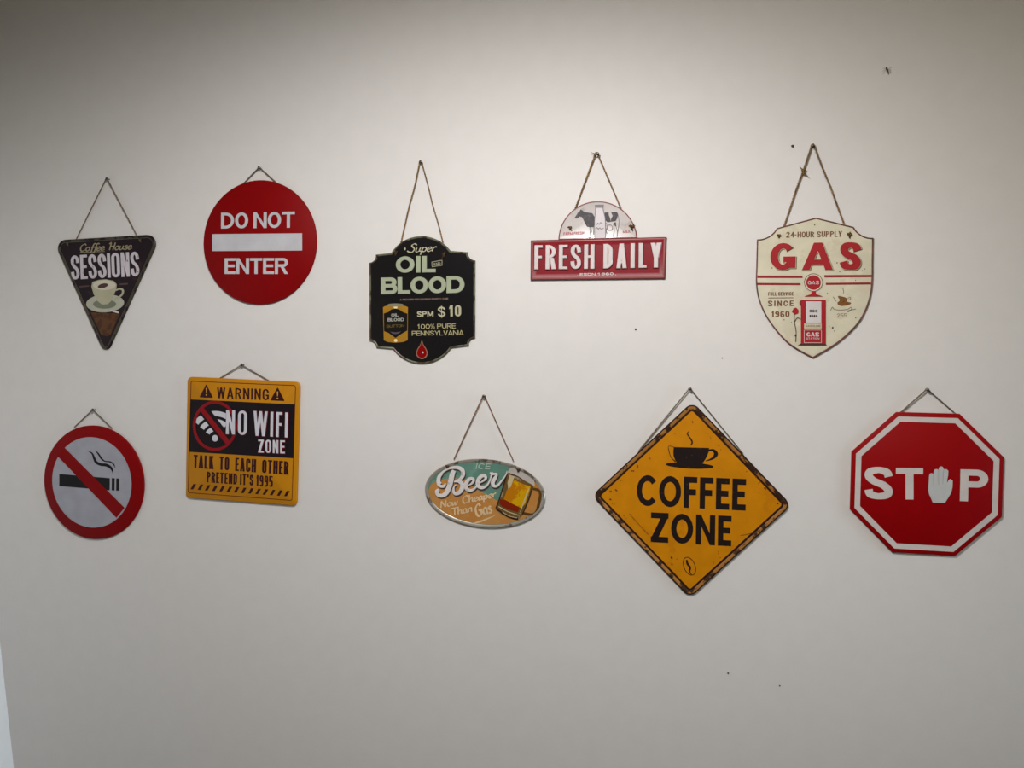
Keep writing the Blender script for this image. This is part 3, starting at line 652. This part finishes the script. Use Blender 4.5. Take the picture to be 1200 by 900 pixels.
p.done(); p = Part(S, 'lettering', BR, z, z + E_, 'brown word SINCE'); p.text('SINCE', *gb((128, 248), (385, 246)), 6.6, .24, .18, .3, 1); p.done(); p = Part(S, 'lettering', BR, z, z + E_, 'brown numerals 1960'); p.text('1960', *gb((165, 358), (345, 356)), 7.2, .24, .17, .14, 1, wid={'1': .6}); p.done()
p = Part(S, 'pump_halo', mat('pump_cream', (208, 200, 180), rough=.4), z + E_, z + 2 * E_); q, = gp((268, 152)); p.ell(q[0], q[1], 11.6, 11.0); p.done()
p = Part(S, 'pump_picture', GR, z + 2 * E_, z + 4 * E_, 'red fuel pump picture'); p.ell(q[0], q[1], 8.6, 8.5)
p.poly(gp((246, 245), (292, 245), (296, 280), (345, 296), (372, 308), (165, 308), (200, 294), (242, 280))); p.rect(*[v for a in gp((128, 345), (405, 832)) for v in a])
p.poly(gp((28, 480), (45, 440), (75, 430), (100, 455), (100, 492), (62, 508))); p.done()
p = Part(S, 'globe_ring', DKB, z + 2 * E_, z + 3 * E_); p.ring(q[0], q[1], 11.0, 10.6, .7); p.done()
p = Part(S, 'pump_trim', DKB, z + E_, z + 4 * E_); p.poly(gp((95, 850), (130, 826), (395, 826), (418, 850))); q2, = gp((122, 382)); p.ell(q2[0], q2[1], 1.1, 3.2)
p.stroke(gp((55, 505), (55, 580), (75, 700), (70, 810)), .8); p.stroke(gp((60, 585), (88, 545), (128, 560)), .8); q2, = gp((70, 740)); p.ell(q2[0], q2[1], 1.1, 1.4); p.done()
PW = mat('pump_white', (202, 196, 194), rough=.4)
p = Part(S, 'pump_window', PW, z + 4 * E_, z + 5 * E_, 'white pump display window'); p.rect(*[v for a in gp((184, 362), (354, 600)) for v in a]); p.done()
p = Part(S, 'pump_strip', mat('pump_strip_paint', (196, 186, 160), rough=.4), z + 4 * E_, z + 5 * E_); p.rect(*[v for a in gp((163, 608), (358, 662)) for v in a]); p.done()
p = Part(S, 'pump_numerals', DKB, z + 5 * E_, z + 6 * E_, 'small dark numerals on pump')
for y in (484, 540): p.text('860' if y == 484 else '8060', *gp((222, y), (312, y)), 3.2, .28, .22, .12, 9)
p.done()
p = Part(S, 'pump_numerals', mat('pump_dim', (130, 116, 100), rough=.4), z + 5 * E_, z + 6 * E_); p.text('GASOLINE', *gp((180, 645), (345, 645)), 2.3, .2, .18, .14, 9); p.done()
p = Part(S, 'pump_lettering', PW, z + 4 * E_, z + 5 * E_, 'white words GAS STATION on pump'); p.text('GAS', *gp((190, 752), (330, 752)), 5.0, .26, .2, .1, 9); p.text('STATION', *gp((186, 784), (332, 784)), 2.2, .18, .16, .15, 9)
p.done(); p = Part(S, 'globe_lettering', PW, z + 4 * E_, z + 5 * E_, 'white word GAS on globe'); p.text('GAS', *gp((205, 174), (330, 174)), 4.2, .16, .14, .12, 9)
p.done(); p = Part(S, 'pump_frame_line', PW, z + 4 * E_, z + 5 * E_)
for sg in (((165, 680), (356, 680)), ((356, 680), (356, 820)), ((356, 820), (165, 820)), ((165, 820), (165, 680))): p.stroke(gp(*sg), .5, smooth=False)
p.done()
p = Part(S, 'cup_doodle', mat('doodle_brown', (120, 80, 38), rough=.5, wear=(84, 52, 30), wamt=.45, wscale=200), z, z + E_, 'tiny brown coffee cup')
p.poly(gq((190, 285), (215, 272), (290, 290), (335, 300), (380, 330), (365, 385), (440, 400), (452, 425), (380, 458), (260, 470), (190, 440), (185, 400), (215, 380), (235, 350))); p.done()
p = Part(S, 'doodle_lines', mat('doodle_grey', (116, 108, 92), rough=.5), z, z + E_)
for st in (((290, 110), (295, 150), (305, 190), (298, 228)), ((100, 290), (125, 320), (140, 360), (165, 378)), ((385, 320), (430, 300), (435, 340), (390, 352)), ((365, 240), (405, 240)), ((55, 555), (90, 490), (125, 530), (240, 545), (380, 530), (445, 490), (455, 530), (400, 580), (380, 560), (540, 525))): p.stroke(gq(*st), .75)
p.text('255', *gq((178, 685), (368, 683)), 4.4, .13, .12, .16, 9); p.done()
p = Part(S, 'chipped_spots', mat('chip_dark', (84, 74, 60), rough=.7), z, z + .0006, 'dark chips in the cream paint')
for (q0, r_) in [(gt((597, 112))[0], 1.3), (gt((822, 498))[0], 1.0), (gt((1055, 520))[0], 1.2), (gt((1008, 672))[0], .8), (gt((850, 582))[0], 1.0), (gt((1075, 575))[0], .8), (gt((1102, 558))[0], .7), (gb((778, 462))[0], 1.5), (gb((796, 495))[0], .9), (gb((745, 450))[0], .7), (gb((365, 408))[0], .8), (gb((290, 384))[0], .8), (gb((725, 118))[0], .9), (gb((1010, 360))[0], 1.2), (gt((170, 548))[0], .9)]:
    p.poly([(q0[0] + r_ * random.uniform(.5, 1.1) * math.cos(t) * .8, q0[1] + r_ * random.uniform(.6, 1.25) * math.sin(t)) for t in [2 * PI * k / 8 for k in range(8)]])
p.done('stuff')
twine(S, (952.5, 171.5), (918.5, 265.5), (989.8, 264.5), .0017, TWINE, 30, wob=.001)
knot(S, (912.8, 276.3), z, .0052, None, ((.2, -.8),)); knot(S, (995.4, 275.2), z, .0060, None, ((.1, -1.2), (.2, 1)))
bm = bmesh.new(); e = S.local3((941.4, 200.5), -.008); k = .006
tube(bm, [e + Vector((k * .45 * (math.sin(t) + 1.2 * math.sin(2 * t)) * .45, k * .2 * math.sin(3 * t), k * .6 * (math.cos(t) - 1.2 * math.cos(2 * t)) * .7)) for t in [2 * PI * i / 40 for i in range(41)]], .0021, 6)
for d in ((-.008, -.001, .0085), (.0095, 0, -.007), (.004, -.001, .005)): d = Vector(d); o = Vector((0, 0, -.004 if d.z < 0 else .001)); tube(bm, [e + o, e + o + d * .5, e + o + d], [.0015, .0012, .0006], 5)
link('twine_knot', bm, KNOT, S.root)
nail((952.6, 170.8), 'above the cream GAS shield sign')

# ================================================================== 6  no smoking
cn = crop(40, 470, 5.294); ns = crop(100, 515, 13.85)
S = Sign('round_sign', 'round no smoking sign, red ring and slash over a cigarette on white', (109.2, 565.4), [(70, 563.5), (148, 566.9)], .006)
T = .006; board(S, circ(.1465), T, RED, None)
NW = mat('smoke_white', (156, 157, 166), rough=.4)
cx_, cy_ = S.L(cn((356, 504.5))[0])
p = Part(S, 'white_disc', NW, T, T + E_, 'pale grey white centre disc'); p.lpoly([(cx_ + a, cy_ + b) for a, b in circ(.1165)]); p.done()
p = Part(S, 'cigarette', BLACK, T + E_, T + 2 * E_, 'black cigarette symbol'); p.poly(cn((157, 452), (470, 478), (469, 553), (157, 527)))
p.poly(ns((432, 626), (479, 629), (476, 828), (430, 824))); p.poly(ns((505, 630), (554, 634), (551, 832), (502, 828))); p.done()
p = Part(S, 'smoke_curl', BLACK, T + E_, T + 2 * E_, 'black smoke curl')
f = lambda L_: [ns(a[:2])[0] + (a[2] / 13.85,) for a in L_]
p.stroke(f([(35, 180, 3), (110, 225, 24), (148, 310, 42), (180, 370, 46), (250, 405, 44), (340, 415, 48), (405, 450, 46), (440, 500, 30), (452, 562, 3)]), 1); p.done(); p = Part(S, 'smoke_curl', BLACK, T + E_, T + 2 * E_)
p.stroke(f([(165, 180, 10), (215, 235, 26), (262, 308, 28), (320, 352, 18), (400, 362, 22), (460, 400, 22), (486, 462, 3)]), 1); p.done()
p = Part(S, 'slash', RED, T + 2 * E_, T + 3 * E_, 'red diagonal slash'); p.poly(cn((186, 285), (148, 342), (512, 724), (562, 662))); p.done()
twine(S, (108.8, 481), (87, 500.5), (131.5, 502), .0014, CORD, 5)
nail((108.8, 480.2), 'above the round no smoking sign')

# ================================================================== 7  NO WIFI
wf = crop(205, 420, 5.0); wt = crop(215, 440, 8.571); wb = crop(215, 515, 8.571)
S = Sign('warning_board', 'square mustard and black warning board reading NO WIFI ZONE', (284.5, 517), [(222, 511.5), (349, 520.5)], .007)
T = .007
MU = mat('mustard', (184, 122, 14), rough=.5, spec=.15, mottle=.03)
P = ccw(fillet(S.LL([wt((38, 12))[0], wt((1170, 66))[0], wb((1135, 668))[0], wb((20, 585))[0]]), .0125)); board(S, P, T, MU, None, .0018)
DR = mat('maroon_print', (52, 12, 16), rough=.4)
p = Part(S, 'border_line', mat('border_maroon', (88, 30, 14), rough=.4), T, T + E_); B = ccw(fillet(S.LL([wt((74, 54))[0], wt((1130, 98))[0], wb((1094, 616))[0], wb((44, 537))[0]]), .006)); p.lstrip(B, offs(B, .0016), True); p.done()
p = Part(S, 'black_panel', mat('wifi_black', (20, 10, 16), rough=.4), T, T + E_, 'black middle panel'); p.poly([wt((72, 240))[0], wt((1118, 290))[0], wb((1102, 188))[0], wb((58, 124))[0]]); p.done()
KW = dict(K=1)
p = Part(S, 'lettering', DR, T, T + E_, 'dark word WARNING'); p.text('WARNING', *wf((246, 233), (550, 245)), 12.9, .17, .13, .17, 1, wid=dict(W=1.35)); p.done()
for tri in (((143, 228), (224, 231), (184, 150)), ((558, 246), (644, 250), (602, 168))): p = Part(S, 'warning_triangle', DR, T, T + E_); p.lpoly(fillet(ccw(S.LL(wf(*tri))), .0016, 4)); p.done()
for x, y in ((185, 220), (602, 240)):
    p = Part(S, 'exclamation_mark', mat('warn_tan', (196, 148, 70), rough=.4), T + E_, T + 2 * E_)
    p.stroke([wf((x, y - 46))[0] + (1.7,), wf((x, y - 18))[0] + (.8,)], 1, smooth=False); q, = wf((x, y - 6)); p.ell(q[0], q[1], .9, .9); p.done()
q, = wf((236, 468)); Wp = mat('wifi_white', (200, 200, 208), rough=.4)
p = Part(S, 'wifi_symbol', Wp, T + E_, T + 2 * E_, 'white tilted wifi symbol'); p.ell(q[0], q[1], 3.5, 3.8)
p.ring(q[0], q[1], 31, 32, 6.0, 58, 142, 20); p.ring(q[0], q[1], 21.8, 22.6, 5.6, 48, 144, 16); p.ring(q[0], q[1], 12.8, 13.4, 5.2, 92, 148, 10); p.done()
p = Part(S, 'slash_gap', mat('wifi_black', (20, 10, 16)), T + 2 * E_, T + 3 * E_); p.poly(wf((128, 300), (178, 262), (345, 480), (300, 520))); p.done()
PR = mat('ban_red', (134, 8, 18), rough=.4)
p = Part(S, 'prohibition_ring', PR, T + 3 * E_, T + 4 * E_, 'red prohibition ring and slash'); q, = wf((236, 395)); p.ring(q[0], q[1], 26.0, 29.4, 3.4); p.poly(wf((150, 308), (168, 288), (326, 488), (308, 512))); p.done()
p = Part(S, 'letter_glow', mat('wifi_glow', (96, 8, 30), rough=.5), T + 4 * E_, T + 5 * E_, 'dark red outline round the letters', inflate=.0015, shift=(.0008, -.0004))
def wl(p):
    p.text('NO', *wf((301, 443), (423, 449)), 28.4, .125, .1, .14, 1); p.text('WIFI', *wf((461, 452), (662, 463)), 28.8, .12, .1, .13, 1, wid=dict(W=1.7, F=.72)); return p
def wz(p): p.text('ZONE', *wf((490, 551), (646, 557)), 15.2, .15, .13, .15, 1); return p
wl(p); wz(p); p.done()
p = Part(S, 'lettering', Wp, T + 5 * E_, T + 6 * E_, 'tall white words NO WIFI'); wl(p).done()
p = Part(S, 'lettering', Wp, T + 5 * E_, T + 6 * E_, 'white word ZONE'); wz(p).done()
p = Part(S, 'lettering', DR, T, T + E_, 'dark line TALK TO EACH OTHER'); p.text('TALK TO EACH OTHER', *wf((108, 641), (665, 682)), 15.6, .165, .12, .1, 1, sp=.4); p.done()
p = Part(S, 'lettering', DR, T, T + E_, "dark line PRETEND IT'S 1995"); p.text("PRETEND IT'S 1995", *wf((187, 726), (573, 754)), 12.8, .16, .12, .1, 1, sp=.2, wid={'1': .6}); p.done()
for i in range(14): x, y = 70 + i * 72.4, 500 + i * 5.3; p = Part(S, 'hazard_stripe', DR, T, T + E_); p.poly(wb((x, y), (x + 27, y + 2), (x + 58, y - 52), (x + 30, y - 54))); p.done()
twine(S, (283.4, 428.3), (257, 443.5), (315, 446), .0014, CORD, 5)
nail((283.6, 427.4), 'above the mustard NO WIFI board')

# ================================================================== 8  beer oval
be = crop(480, 455, 5.143); bl = crop(490, 530, 9.474); bmg = crop(570, 535, 10.59); bs = crop(500, 530, 15)
S = Sign('oval_sign', 'teal and tan oval tin sign reading Ice Beer with a beer mug', (567.2, 578.4), [(500, 575.6), (634, 586.0)], .006)
a_, b_ = .1440, .0800
el = lambda d=0, n=72: [((a_ - d) * math.cos(2 * PI * k / n), (b_ - d) * math.sin(2 * PI * k / n)) for k in range(n)]
S.loft('rim', el(), [(0, .001), (0, .005), (.0012, .0062), (.0045, .0062), (.0075, .0045)], mat('beer_rim', (156, 150, 140), rough=.3, metal=.3, wear=(96, 84, 72), wamt=.47, wscale=30), cap=False)
S.loft('face', el(.0075), [(0, .001), (0, .0045), (.005, .004)], mat('beer_teal', (92, 130, 116), rough=.3, coat=.3, wear=(104, 142, 128), wamt=.45, wscale=30))
z = .004; fa, fb = a_ - .0085, b_ - .0085
bd = S.LL([(505, 567.5), (512, 563.5), (530, 560), (546, 562), (560, 575), (572, 581), (584, 588), (600, 585), (616, 566), (626, 560), (636, 572)])
ang = lambda u, v_: math.atan2(v_ / fb, u / fa)
A0, A1 = ang(*S.L((497, 575))), ang(*S.L((638, 576)))
if A0 > 0: A0 -= 2 * PI
arcp = [(fa * math.cos(A1 + (A0 - A1) * k / 40), fb * math.sin(A1 + (A0 - A1) * k / 40)) for k in range(41)]
if A1 < A0: arcp = arcp
p = Part(S, 'tan_field', mat('beer_tan', (180, 128, 68), rough=.3, coat=.3, wear=(176, 120, 60), wamt=.48, wscale=14), z - .0002, z + .0006, 'tan lower part of the oval'); p.lpoly(bd + arcp); p.done()
z = .0046
BW = mat('beer_white', (208, 202, 200), rough=.35, wear=(180, 172, 170), wamt=.42, wscale=60); BD = mat('beer_shadow', (70, 56, 50), rough=.45)
bstrokes = [[(60, -10, 0)], ]
K_ = lambda L_: [bs(a[:2])[0] + (a[2] / 15 * 1.15,) for a in L_]
BEER = [K_([(330, 545, 30), (300, 600, 40), (230, 590, 45), (195, 530, 42), (205, 440, 38), (260, 370, 34), (340, 310, 30), (430, 275, 40), (540, 270, 52), (620, 310, 62), (640, 380, 62), (610, 450, 50), (540, 500, 30), (480, 520, 16)]),
        K_([(480, 320, 60), (445, 400, 78), (425, 500, 82), (390, 620, 80), (340, 720, 72), (270, 765, 60), (200, 750, 56), (180, 690, 62), (215, 660, 40)]),
        K_([(480, 520, 20), (560, 510, 50), (620, 560, 66), (620, 640, 66), (570, 710, 60), (500, 730, 48), (470, 680, 40), (480, 610, 24), (520, 570, 14)]),
        K_([(270, 380, 30), (225, 440, 40), (215, 520, 50), (240, 560, 50)]),
        K_([(720, 590, 16), (790, 550, 30), (825, 500, 40), (800, 465, 46), (740, 480, 56), (690, 560, 62), (700, 640, 58), (760, 675, 48), (840, 640, 32), (910, 560, 20)]),
        K_([(930, 540, 16), (1000, 500, 30), (1040, 455, 40), (1015, 415, 46), (950, 430, 56), (900, 510, 62), (905, 590, 58), (970, 625, 48), (1050, 590, 34), (1110, 500, 24), (1140, 400, 28), (1170, 365, 40)]),
        K_([(1110, 365, 30), (1160, 385, 36), (1230, 385, 30), (1205, 450, 50), (1160, 530, 62), (1180, 590, 50), (1240, 590, 36), (1320, 500, 26), (1390, 400, 18), (1410, 330, 10)])]
p = Part(S, 'letter_shadow', BD, z, z + .0004, 'dark drop print behind Beer', inflate=.0006, shift=(.0014, -.0026))
for st in BEER: p.stroke(st, 1)
p.done()
p = Part(S, 'raised_lettering', BW, z, z + .0022, 'raised white script word Beer', bevel=.0006)
for st in BEER: p.stroke(st, 1)
p.done()
p = Part(S, 'lettering', mat('beer_pale', (168, 186, 172), rough=.4), z - .0006, z + .0002, 'pale slanted word ICE'); p.text('ICE', *bl((636, 186), (795, 190)), 6.6, .14, .13, .25, 9, slant=.25); p.done()
BP = mat('beer_cream', (206, 180, 142), rough=.4)
p = Part(S, 'lettering', BP, z, z + .0005, 'cream word Now')
p.script('Now', *be((186, 722), (292, 700)), 4.2, .14, .42, .2); p.done(); p = Part(S, 'lettering', BP, z, z + .0005, 'cream word Cheaper'); p.script('Cheaper', *be((318, 696), (522, 655)), 4.4, .14, .42, .2); p.done(); p = Part(S, 'lettering', BP, z, z + .0005, 'cream word Than'); p.script('Than', *be((255, 768), (380, 742)), 4.6, .14, .42, .15)
p.done(); p = Part(S, 'lettering', BP, z, z + .0005, 'taller cream word Gas'); p.script('Gas', *be((402, 776), (500, 748)), 7.4, .14, .36, .1); p.done()
p = Part(S, 'highlight_line', BP, z, z + .0005); p.stroke([be((370, 820))[0] + (1.6,), be((440, 798))[0] + (2.0,), be((512, 768))[0] + (.4,)], 1); p.done()
GL = mat('mug_glass', (104, 78, 44), rough=.25, wear=(150, 132, 100), wamt=.45, wscale=40)
p = Part(S, 'mug_foam', mat('mug_foam', (176, 168, 162), rough=.35), z, z + .0005, 'grey white foam on the mug'); p.poly(bmg((255, 200), (290, 150), (350, 140), (420, 140), (470, 190), (540, 240), (590, 300), (600, 360), (520, 380), (400, 330), (280, 280))); p.done()
p = Part(S, 'mug_picture', GL, z + .0005, z + .0009, 'brown glass beer mug picture'); p.poly(bmg((258, 205), (330, 235), (450, 285), (575, 355), (530, 520), (440, 735), (390, 790), (270, 760), (160, 700), (112, 640), (160, 520), (215, 350))); p.done()
p = Part(S, 'mug_handle', mat('handle_brown', (84, 58, 26), rough=.3), z + .0005, z + .0010, 'brown mug handle'); p.stroke([q0 + (w_,) for q0, w_ in zip(bmg((575, 400), (640, 415), (668, 470), (650, 580), (625, 680), (570, 720), (450, 700)), (2.6, 3.0, 3.0, 3.2, 3.4, 2.8, 2.6))], 1); p.done()
p = Part(S, 'beer_fill', mat('beer_gold', (196, 150, 12), rough=.25, wear=(176, 110, 12), wamt=.5, wscale=25), z + .0009, z + .0013, 'golden yellow beer'); p.poly(bmg((350, 290), (450, 340), (548, 375), (520, 470), (478, 590), (430, 640), (330, 590), (215, 530), (250, 430), (300, 330))); p.done()
p = Part(S, 'beer_depth', mat('beer_amber', (120, 34, 12), rough=.25, wear=(160, 80, 16), wamt=.42, wscale=40), z + .0013, z + .0016, 'dark amber base of the beer'); p.poly(bmg((170, 530), (240, 540), (330, 590), (410, 635), (390, 690), (300, 665), (200, 620), (160, 580))); p.done()
p = Part(S, 'mug_glint', mat('mug_pale', (186, 170, 130), rough=.3), z + .0013, z + .0017, 'pale glints on the mug')
p.poly(bmg((290, 225), (350, 250), (300, 380), (270, 400), (262, 320))); p.stroke([q0 + (w_,) for q0, w_ in zip(bmg((525, 400), (480, 520), (420, 690)), (1, 1.6, .5))], 1); p.stroke(bmg((150, 620), (260, 680), (400, 730)), 1.0); p.stroke(bmg((200, 690), (290, 740), (380, 760)), .7); p.done()
p = Part(S, 'mug_base', mat('mug_dark', (50, 36, 26), rough=.3), z + .0009, z + .0012); p.stroke(bmg((125, 650), (220, 715), (330, 765), (395, 775)), 2.2); p.stroke(bmg((258, 210), (215, 350), (160, 530), (118, 640)), 1.5); p.stroke(bmg((270, 205), (380, 245), (450, 290)), 1.0); p.stroke(bmg((575, 360), (530, 520), (445, 720)), 1.2); p.done()
twine(S, (567, 465), (532, 538), (602, 541), .0014, mat('beer_twine', (136, 98, 74), rough=.95, wear=(96, 66, 48), wamt=.5, wscale=400), 12)
knot(S, (524.3, 546.6), .005, .0052, KB, ((-.9, .3),)); knot(S, (607.5, 550.8), .005, .0052, KB, ((-.3, -.9), (.8, .6)))
nail((567, 464), 'above the oval beer sign')

# ================================================================== 9  COFFEE ZONE
cz = crop(690, 445, 3.461); c1 = crop(770, 470, 10); c2 = crop(735, 550, 8); c3 = crop(770, 640, 13.85); c4 = crop(690, 530, 8.18)
S = Sign('diamond_sign', 'large amber diamond tin sign reading COFFEE ZONE with a black cup', (811.5, 586.5), [(752, 592.0), (873, 598.2)], .006)
P = ccw(fillet(S.LL(cz((11.7, 470.2), (420, 88.3), (822.8, 509.2), (410, 886.5))), .0185, 10))
CY = mat('coffee_amber', (194, 124, 6), rough=.4, wear=(186, 116, 6), wamt=.42, wscale=9)
CK = mat('coffee_dark', (44, 20, 12), rough=.5, wear=(96, 60, 26), wamt=.38, wscale=70)
S.loft('outer_rim', P, [(0, .001), (0, .0045), (.001, .0058), (.003, .006)], CK, cap=False)
S.loft('worn_rim', offs(P, .003), [(0, .006), (.0035, .006), (.0065, .0045)], mat('worn_rim_paint', (158, 108, 52), rough=.45, wear=(54, 36, 24), wamt=.5, wscale=45), cap=False)
S.loft('inner_line', offs(P, .0095), [(0, .0045), (.0045, .0045)], CK, cap=False)
S.loft('face', offs(P, .0140), [(0, .0010), (0, .0045)], CY)
z = .0045
CB = mat('coffee_print', (26, 16, 14), rough=.5, wear=(92, 62, 30), wamt=.36, wscale=160)
wd_ = dict(C=.9, O=1, F=.6, E=.6, Z=.8, N=.86)
p = Part(S, 'lettering', CB, z, z + E_, 'worn black word COFFEE'); p.text('COFFEE', *c2((88, 340), (1110, 388)), 36.6, .165, .19, .085, 9, wid=wd_); p.done()
p = Part(S, 'lettering', CB, z, z + E_, 'worn black word ZONE'); p.text('ZONE', *c2((220, 682), (975, 722)), 35.2, .175, .19, .09, 9, wid=wd_); p.done()
p = Part(S, 'cup_print', CB, z, z + E_, 'black coffee cup symbol'); p.poly(c1((195, 540), (610, 550), (604, 600), (585, 645), (560, 690), (532, 735), (240, 735), (210, 690), (192, 640), (190, 590)))
q, = c1((382, 756)); p.ell(q[0], q[1], 28.2, 3.6, 3)
g = lambda L_: [c1(a[:2])[0] + (a[2] / 10,) for a in L_]
p.stroke(g([(606, 578, 20), (660, 578, 30), (690, 620, 46), (660, 665, 30), (610, 690, 16), (570, 702, 8)]), 1); p.stroke(g([(200, 540, 6), (135, 530, 6), (140, 590, 8), (165, 660, 8), (215, 710, 14)]), 1)
p.stroke(g([(378, 348, 4), (355, 385, 13), (385, 430, 14), (410, 475, 18), (405, 505, 14), (385, 517, 4)]), 1); p.done()
p = Part(S, 'bean_print', CK, z, z + E_, 'coffee bean outline'); q, = c3((525, 328))
co = [(q[0] + (98 * math.cos(t) * .96 + 150 * math.sin(t) * -.25 * -1) / 13.85, q[1] + (150 * math.sin(t) * .97 + 0) / 13.85) for t in [2 * PI * k / 32 for k in range(33)]]
p.stroke(co, .8, smooth=False); p.stroke([a + (b2,) for a, b2 in zip(c3((480, 225), (495, 290), (535, 350), (528, 420), (565, 465)), (2.0, 2.6, 2.2, 1.6, .6))], 1); p.done()
p = Part(S, 'rust_spots', mat('rust_spot', (120, 66, 14), rough=.6, wear=(70, 36, 14), wamt=.5, wscale=200), z, z + .0005, 'small rust chips in the amber paint')
for fn, x, y, r_ in [(c1, 425, 245, 1.6), (c1, 625, 432, 1.2), (c1, 715, 515, 1.8), (c1, 750, 575, 1.2), (c1, 205, 370, 1.2), (c4, 425, 180, 2.2), (c4, 475, 135, 2.2), (c4, 310, 275, 1.4), (c4, 260, 360, 2.4), (c4, 205, 375, 2.0), (c4, 205, 450, 2.2), (c4, 235, 500, 1.6), (c4, 345, 610, 1.0), (c4, 590, 65, 1.4), (c3, 225, 205, 2.8), (c3, 255, 290, 1.8), (c3, 335, 195, 1.2), (c3, 980, 105, 1.2), (c3, 915, 280, 1.4), (cz, 640, 375, 1.6), (cz, 680, 395, 1.8), (cz, 715, 440, 2.2), (cz, 770, 500, 2.0), (cz, 690, 420, 1.2), (cz, 645, 650, 1.2), (cz, 530, 720, 1.2), (cz, 120, 545, 1.2), (cz, 150, 565, 1.0)]:
    q0 = fn((x, y))[0]
    for _ in range(2):
        qx, qy = q0[0] + random.uniform(-1.2, 1.2), q0[1] + random.uniform(-1.2, 1.2)
        p.poly([(qx + .5 * r_ * random.uniform(.4, 1.2) * math.cos(t), qy + .5 * r_ * random.uniform(.4, 1.2) * math.sin(t)) for t in [2 * PI * k / 8 for k in range(8)]])
p.stroke(c4((390, 590), (460, 670), (570, 790)), .5); p.stroke(c2((1060, 620), (1120, 612), (1190, 590)), .5); p.done('stuff')
twine(S, (808.5, 456.5), (748, 529), (871, 532), .0014, CORD, 8)
nail((808.6, 455.6), 'above the amber COFFEE ZONE diamond')

# ================================================================== 10  STOP
cs = crop(985, 445, 4.185); sh = crop(1075, 540, 15); ss = crop(1005, 530, 12.857)
corners = cs((290, 157), (600, 165), (797, 382), (772, 665), (562, 868), (262, 860), (40, 635), (50, 350))
ctr = (sum(a for a, b in corners) / 8, sum(b for a, b in corners) / 8)
S = Sign('octagon_sign', 'red octagonal sign reading STOP with a white hand for the O', ctr, [(1014, 567.0), (1158, 573.3)], .007)
T = .007; LC = S.LL(corners); u0 = sum(a for a, b in LC) / 8; v0 = sum(b for a, b in LC) / 8; RO = sum(math.hypot(a - u0, b - v0) for a, b in LC) / 8
octo = lambda r: [(u0 + r * math.cos(math.radians(22.5 + 45 * k)), v0 + r * math.sin(math.radians(22.5 + 45 * k))) for k in range(8)]
board(S, octo(RO), T, mat('stop_red', (142, 2, 7), rough=.5, spec=.1, mottle=.03), None, .0022)
SWm = mat('stop_white', (200, 192, 188), rough=.4)
p = Part(S, 'white_border', SWm, T, T + E_, 'white octagonal border line'); p.lstrip(octo(RO * .940), octo(RO * .866), True); p.done()
for ch, pp, h_ in (('S', ss((112, 706), (526, 712)), 38.4), ('T', ss((578, 708), (988, 716)), 37), ('P', cs((585, 595), (722, 600)), 37)):
    p = Part(S, 'letter', SWm, T, T + E_, 'white letter ' + ch); p.text(ch, *pp, h_, .235, .19, .1, 9); p.done()
p = Part(S, 'hand_symbol', mat('hand_white', (184, 186, 186), rough=.4), T, T + E_, 'white raised palm symbol')
p.poly(sh((270, 735), (245, 670), (205, 580), (192, 500), (200, 400), (208, 260), (222, 225), (255, 215), (282, 240), (290, 185), (305, 152), (340, 145), (372, 160), (380, 120), (410, 98), (445, 105), (468, 150), (510, 148), (545, 175), (540, 260), (522, 350), (530, 385), (550, 335), (585, 318), (622, 350), (618, 460), (595, 560), (540, 655), (485, 738))); p.done()
p = Part(S, 'finger_lines', mat('hand_line', (164, 162, 164), rough=.4), T + E_, T + 2 * E_, 'faint lines between the fingers'); p.stroke(sh((285, 240), (284, 360), (292, 450)), .5); p.stroke(sh((374, 165), (372, 300), (376, 420)), .5); p.stroke(sh((462, 160), (452, 300), (448, 410)), .5); p.done()
twine(S, (1086.5, 457.5), (1054, 484.5), (1121, 486), .0015, CORD, 8)
nail((1087, 456.8), 'above the red STOP sign')

# ================================================================== insect on the wall
x, zz = W(1039.5, 82.5); r0 = bpy.data.objects.new('mosquito', None); COL.objects.link(r0); r0.location = (x, 0, zz)
r0['label'] = 'tiny dark insect on the bare wall above the GAS shield'; r0['category'] = 'insect'
DI = mat('insect_dark', (40, 34, 28), rough=.6); IW = mat('insect_wing', (120, 112, 100), rough=.5)
bm = bmesh.new(); tube(bm, [(-.0022, -.003, .006), (-.0018, -.0034, .0045), (-.0008, -.0036, .0015), (.0006, -.0028, -.0022), (.001, -.0022, -.005)], [.0008, .0013, .0017, .0013, .0004], 8); link('body', bm, DI, r0)
bm = bmesh.new(); tube(bm, [(0, -.003, 0), (.0016, -.0026, -.004), (.0028, -.002, -.0085)], [.0006, .0015, .0007], 6); link('wing', bm, IW, r0)
for sx_, dz in ((-1, .003), (-1, 0), (-1, -.003), (1, .003), (1, 0), (1, -.003)):
    bm = bmesh.new(); tube(bm, [(0, -.003, dz * .3), (sx_ * .0045, -.0045, dz * .8 + .0008), (sx_ * .0085, 0, dz * 2.0 - .001)], .00025, 4); link('leg', bm, IW, r0)
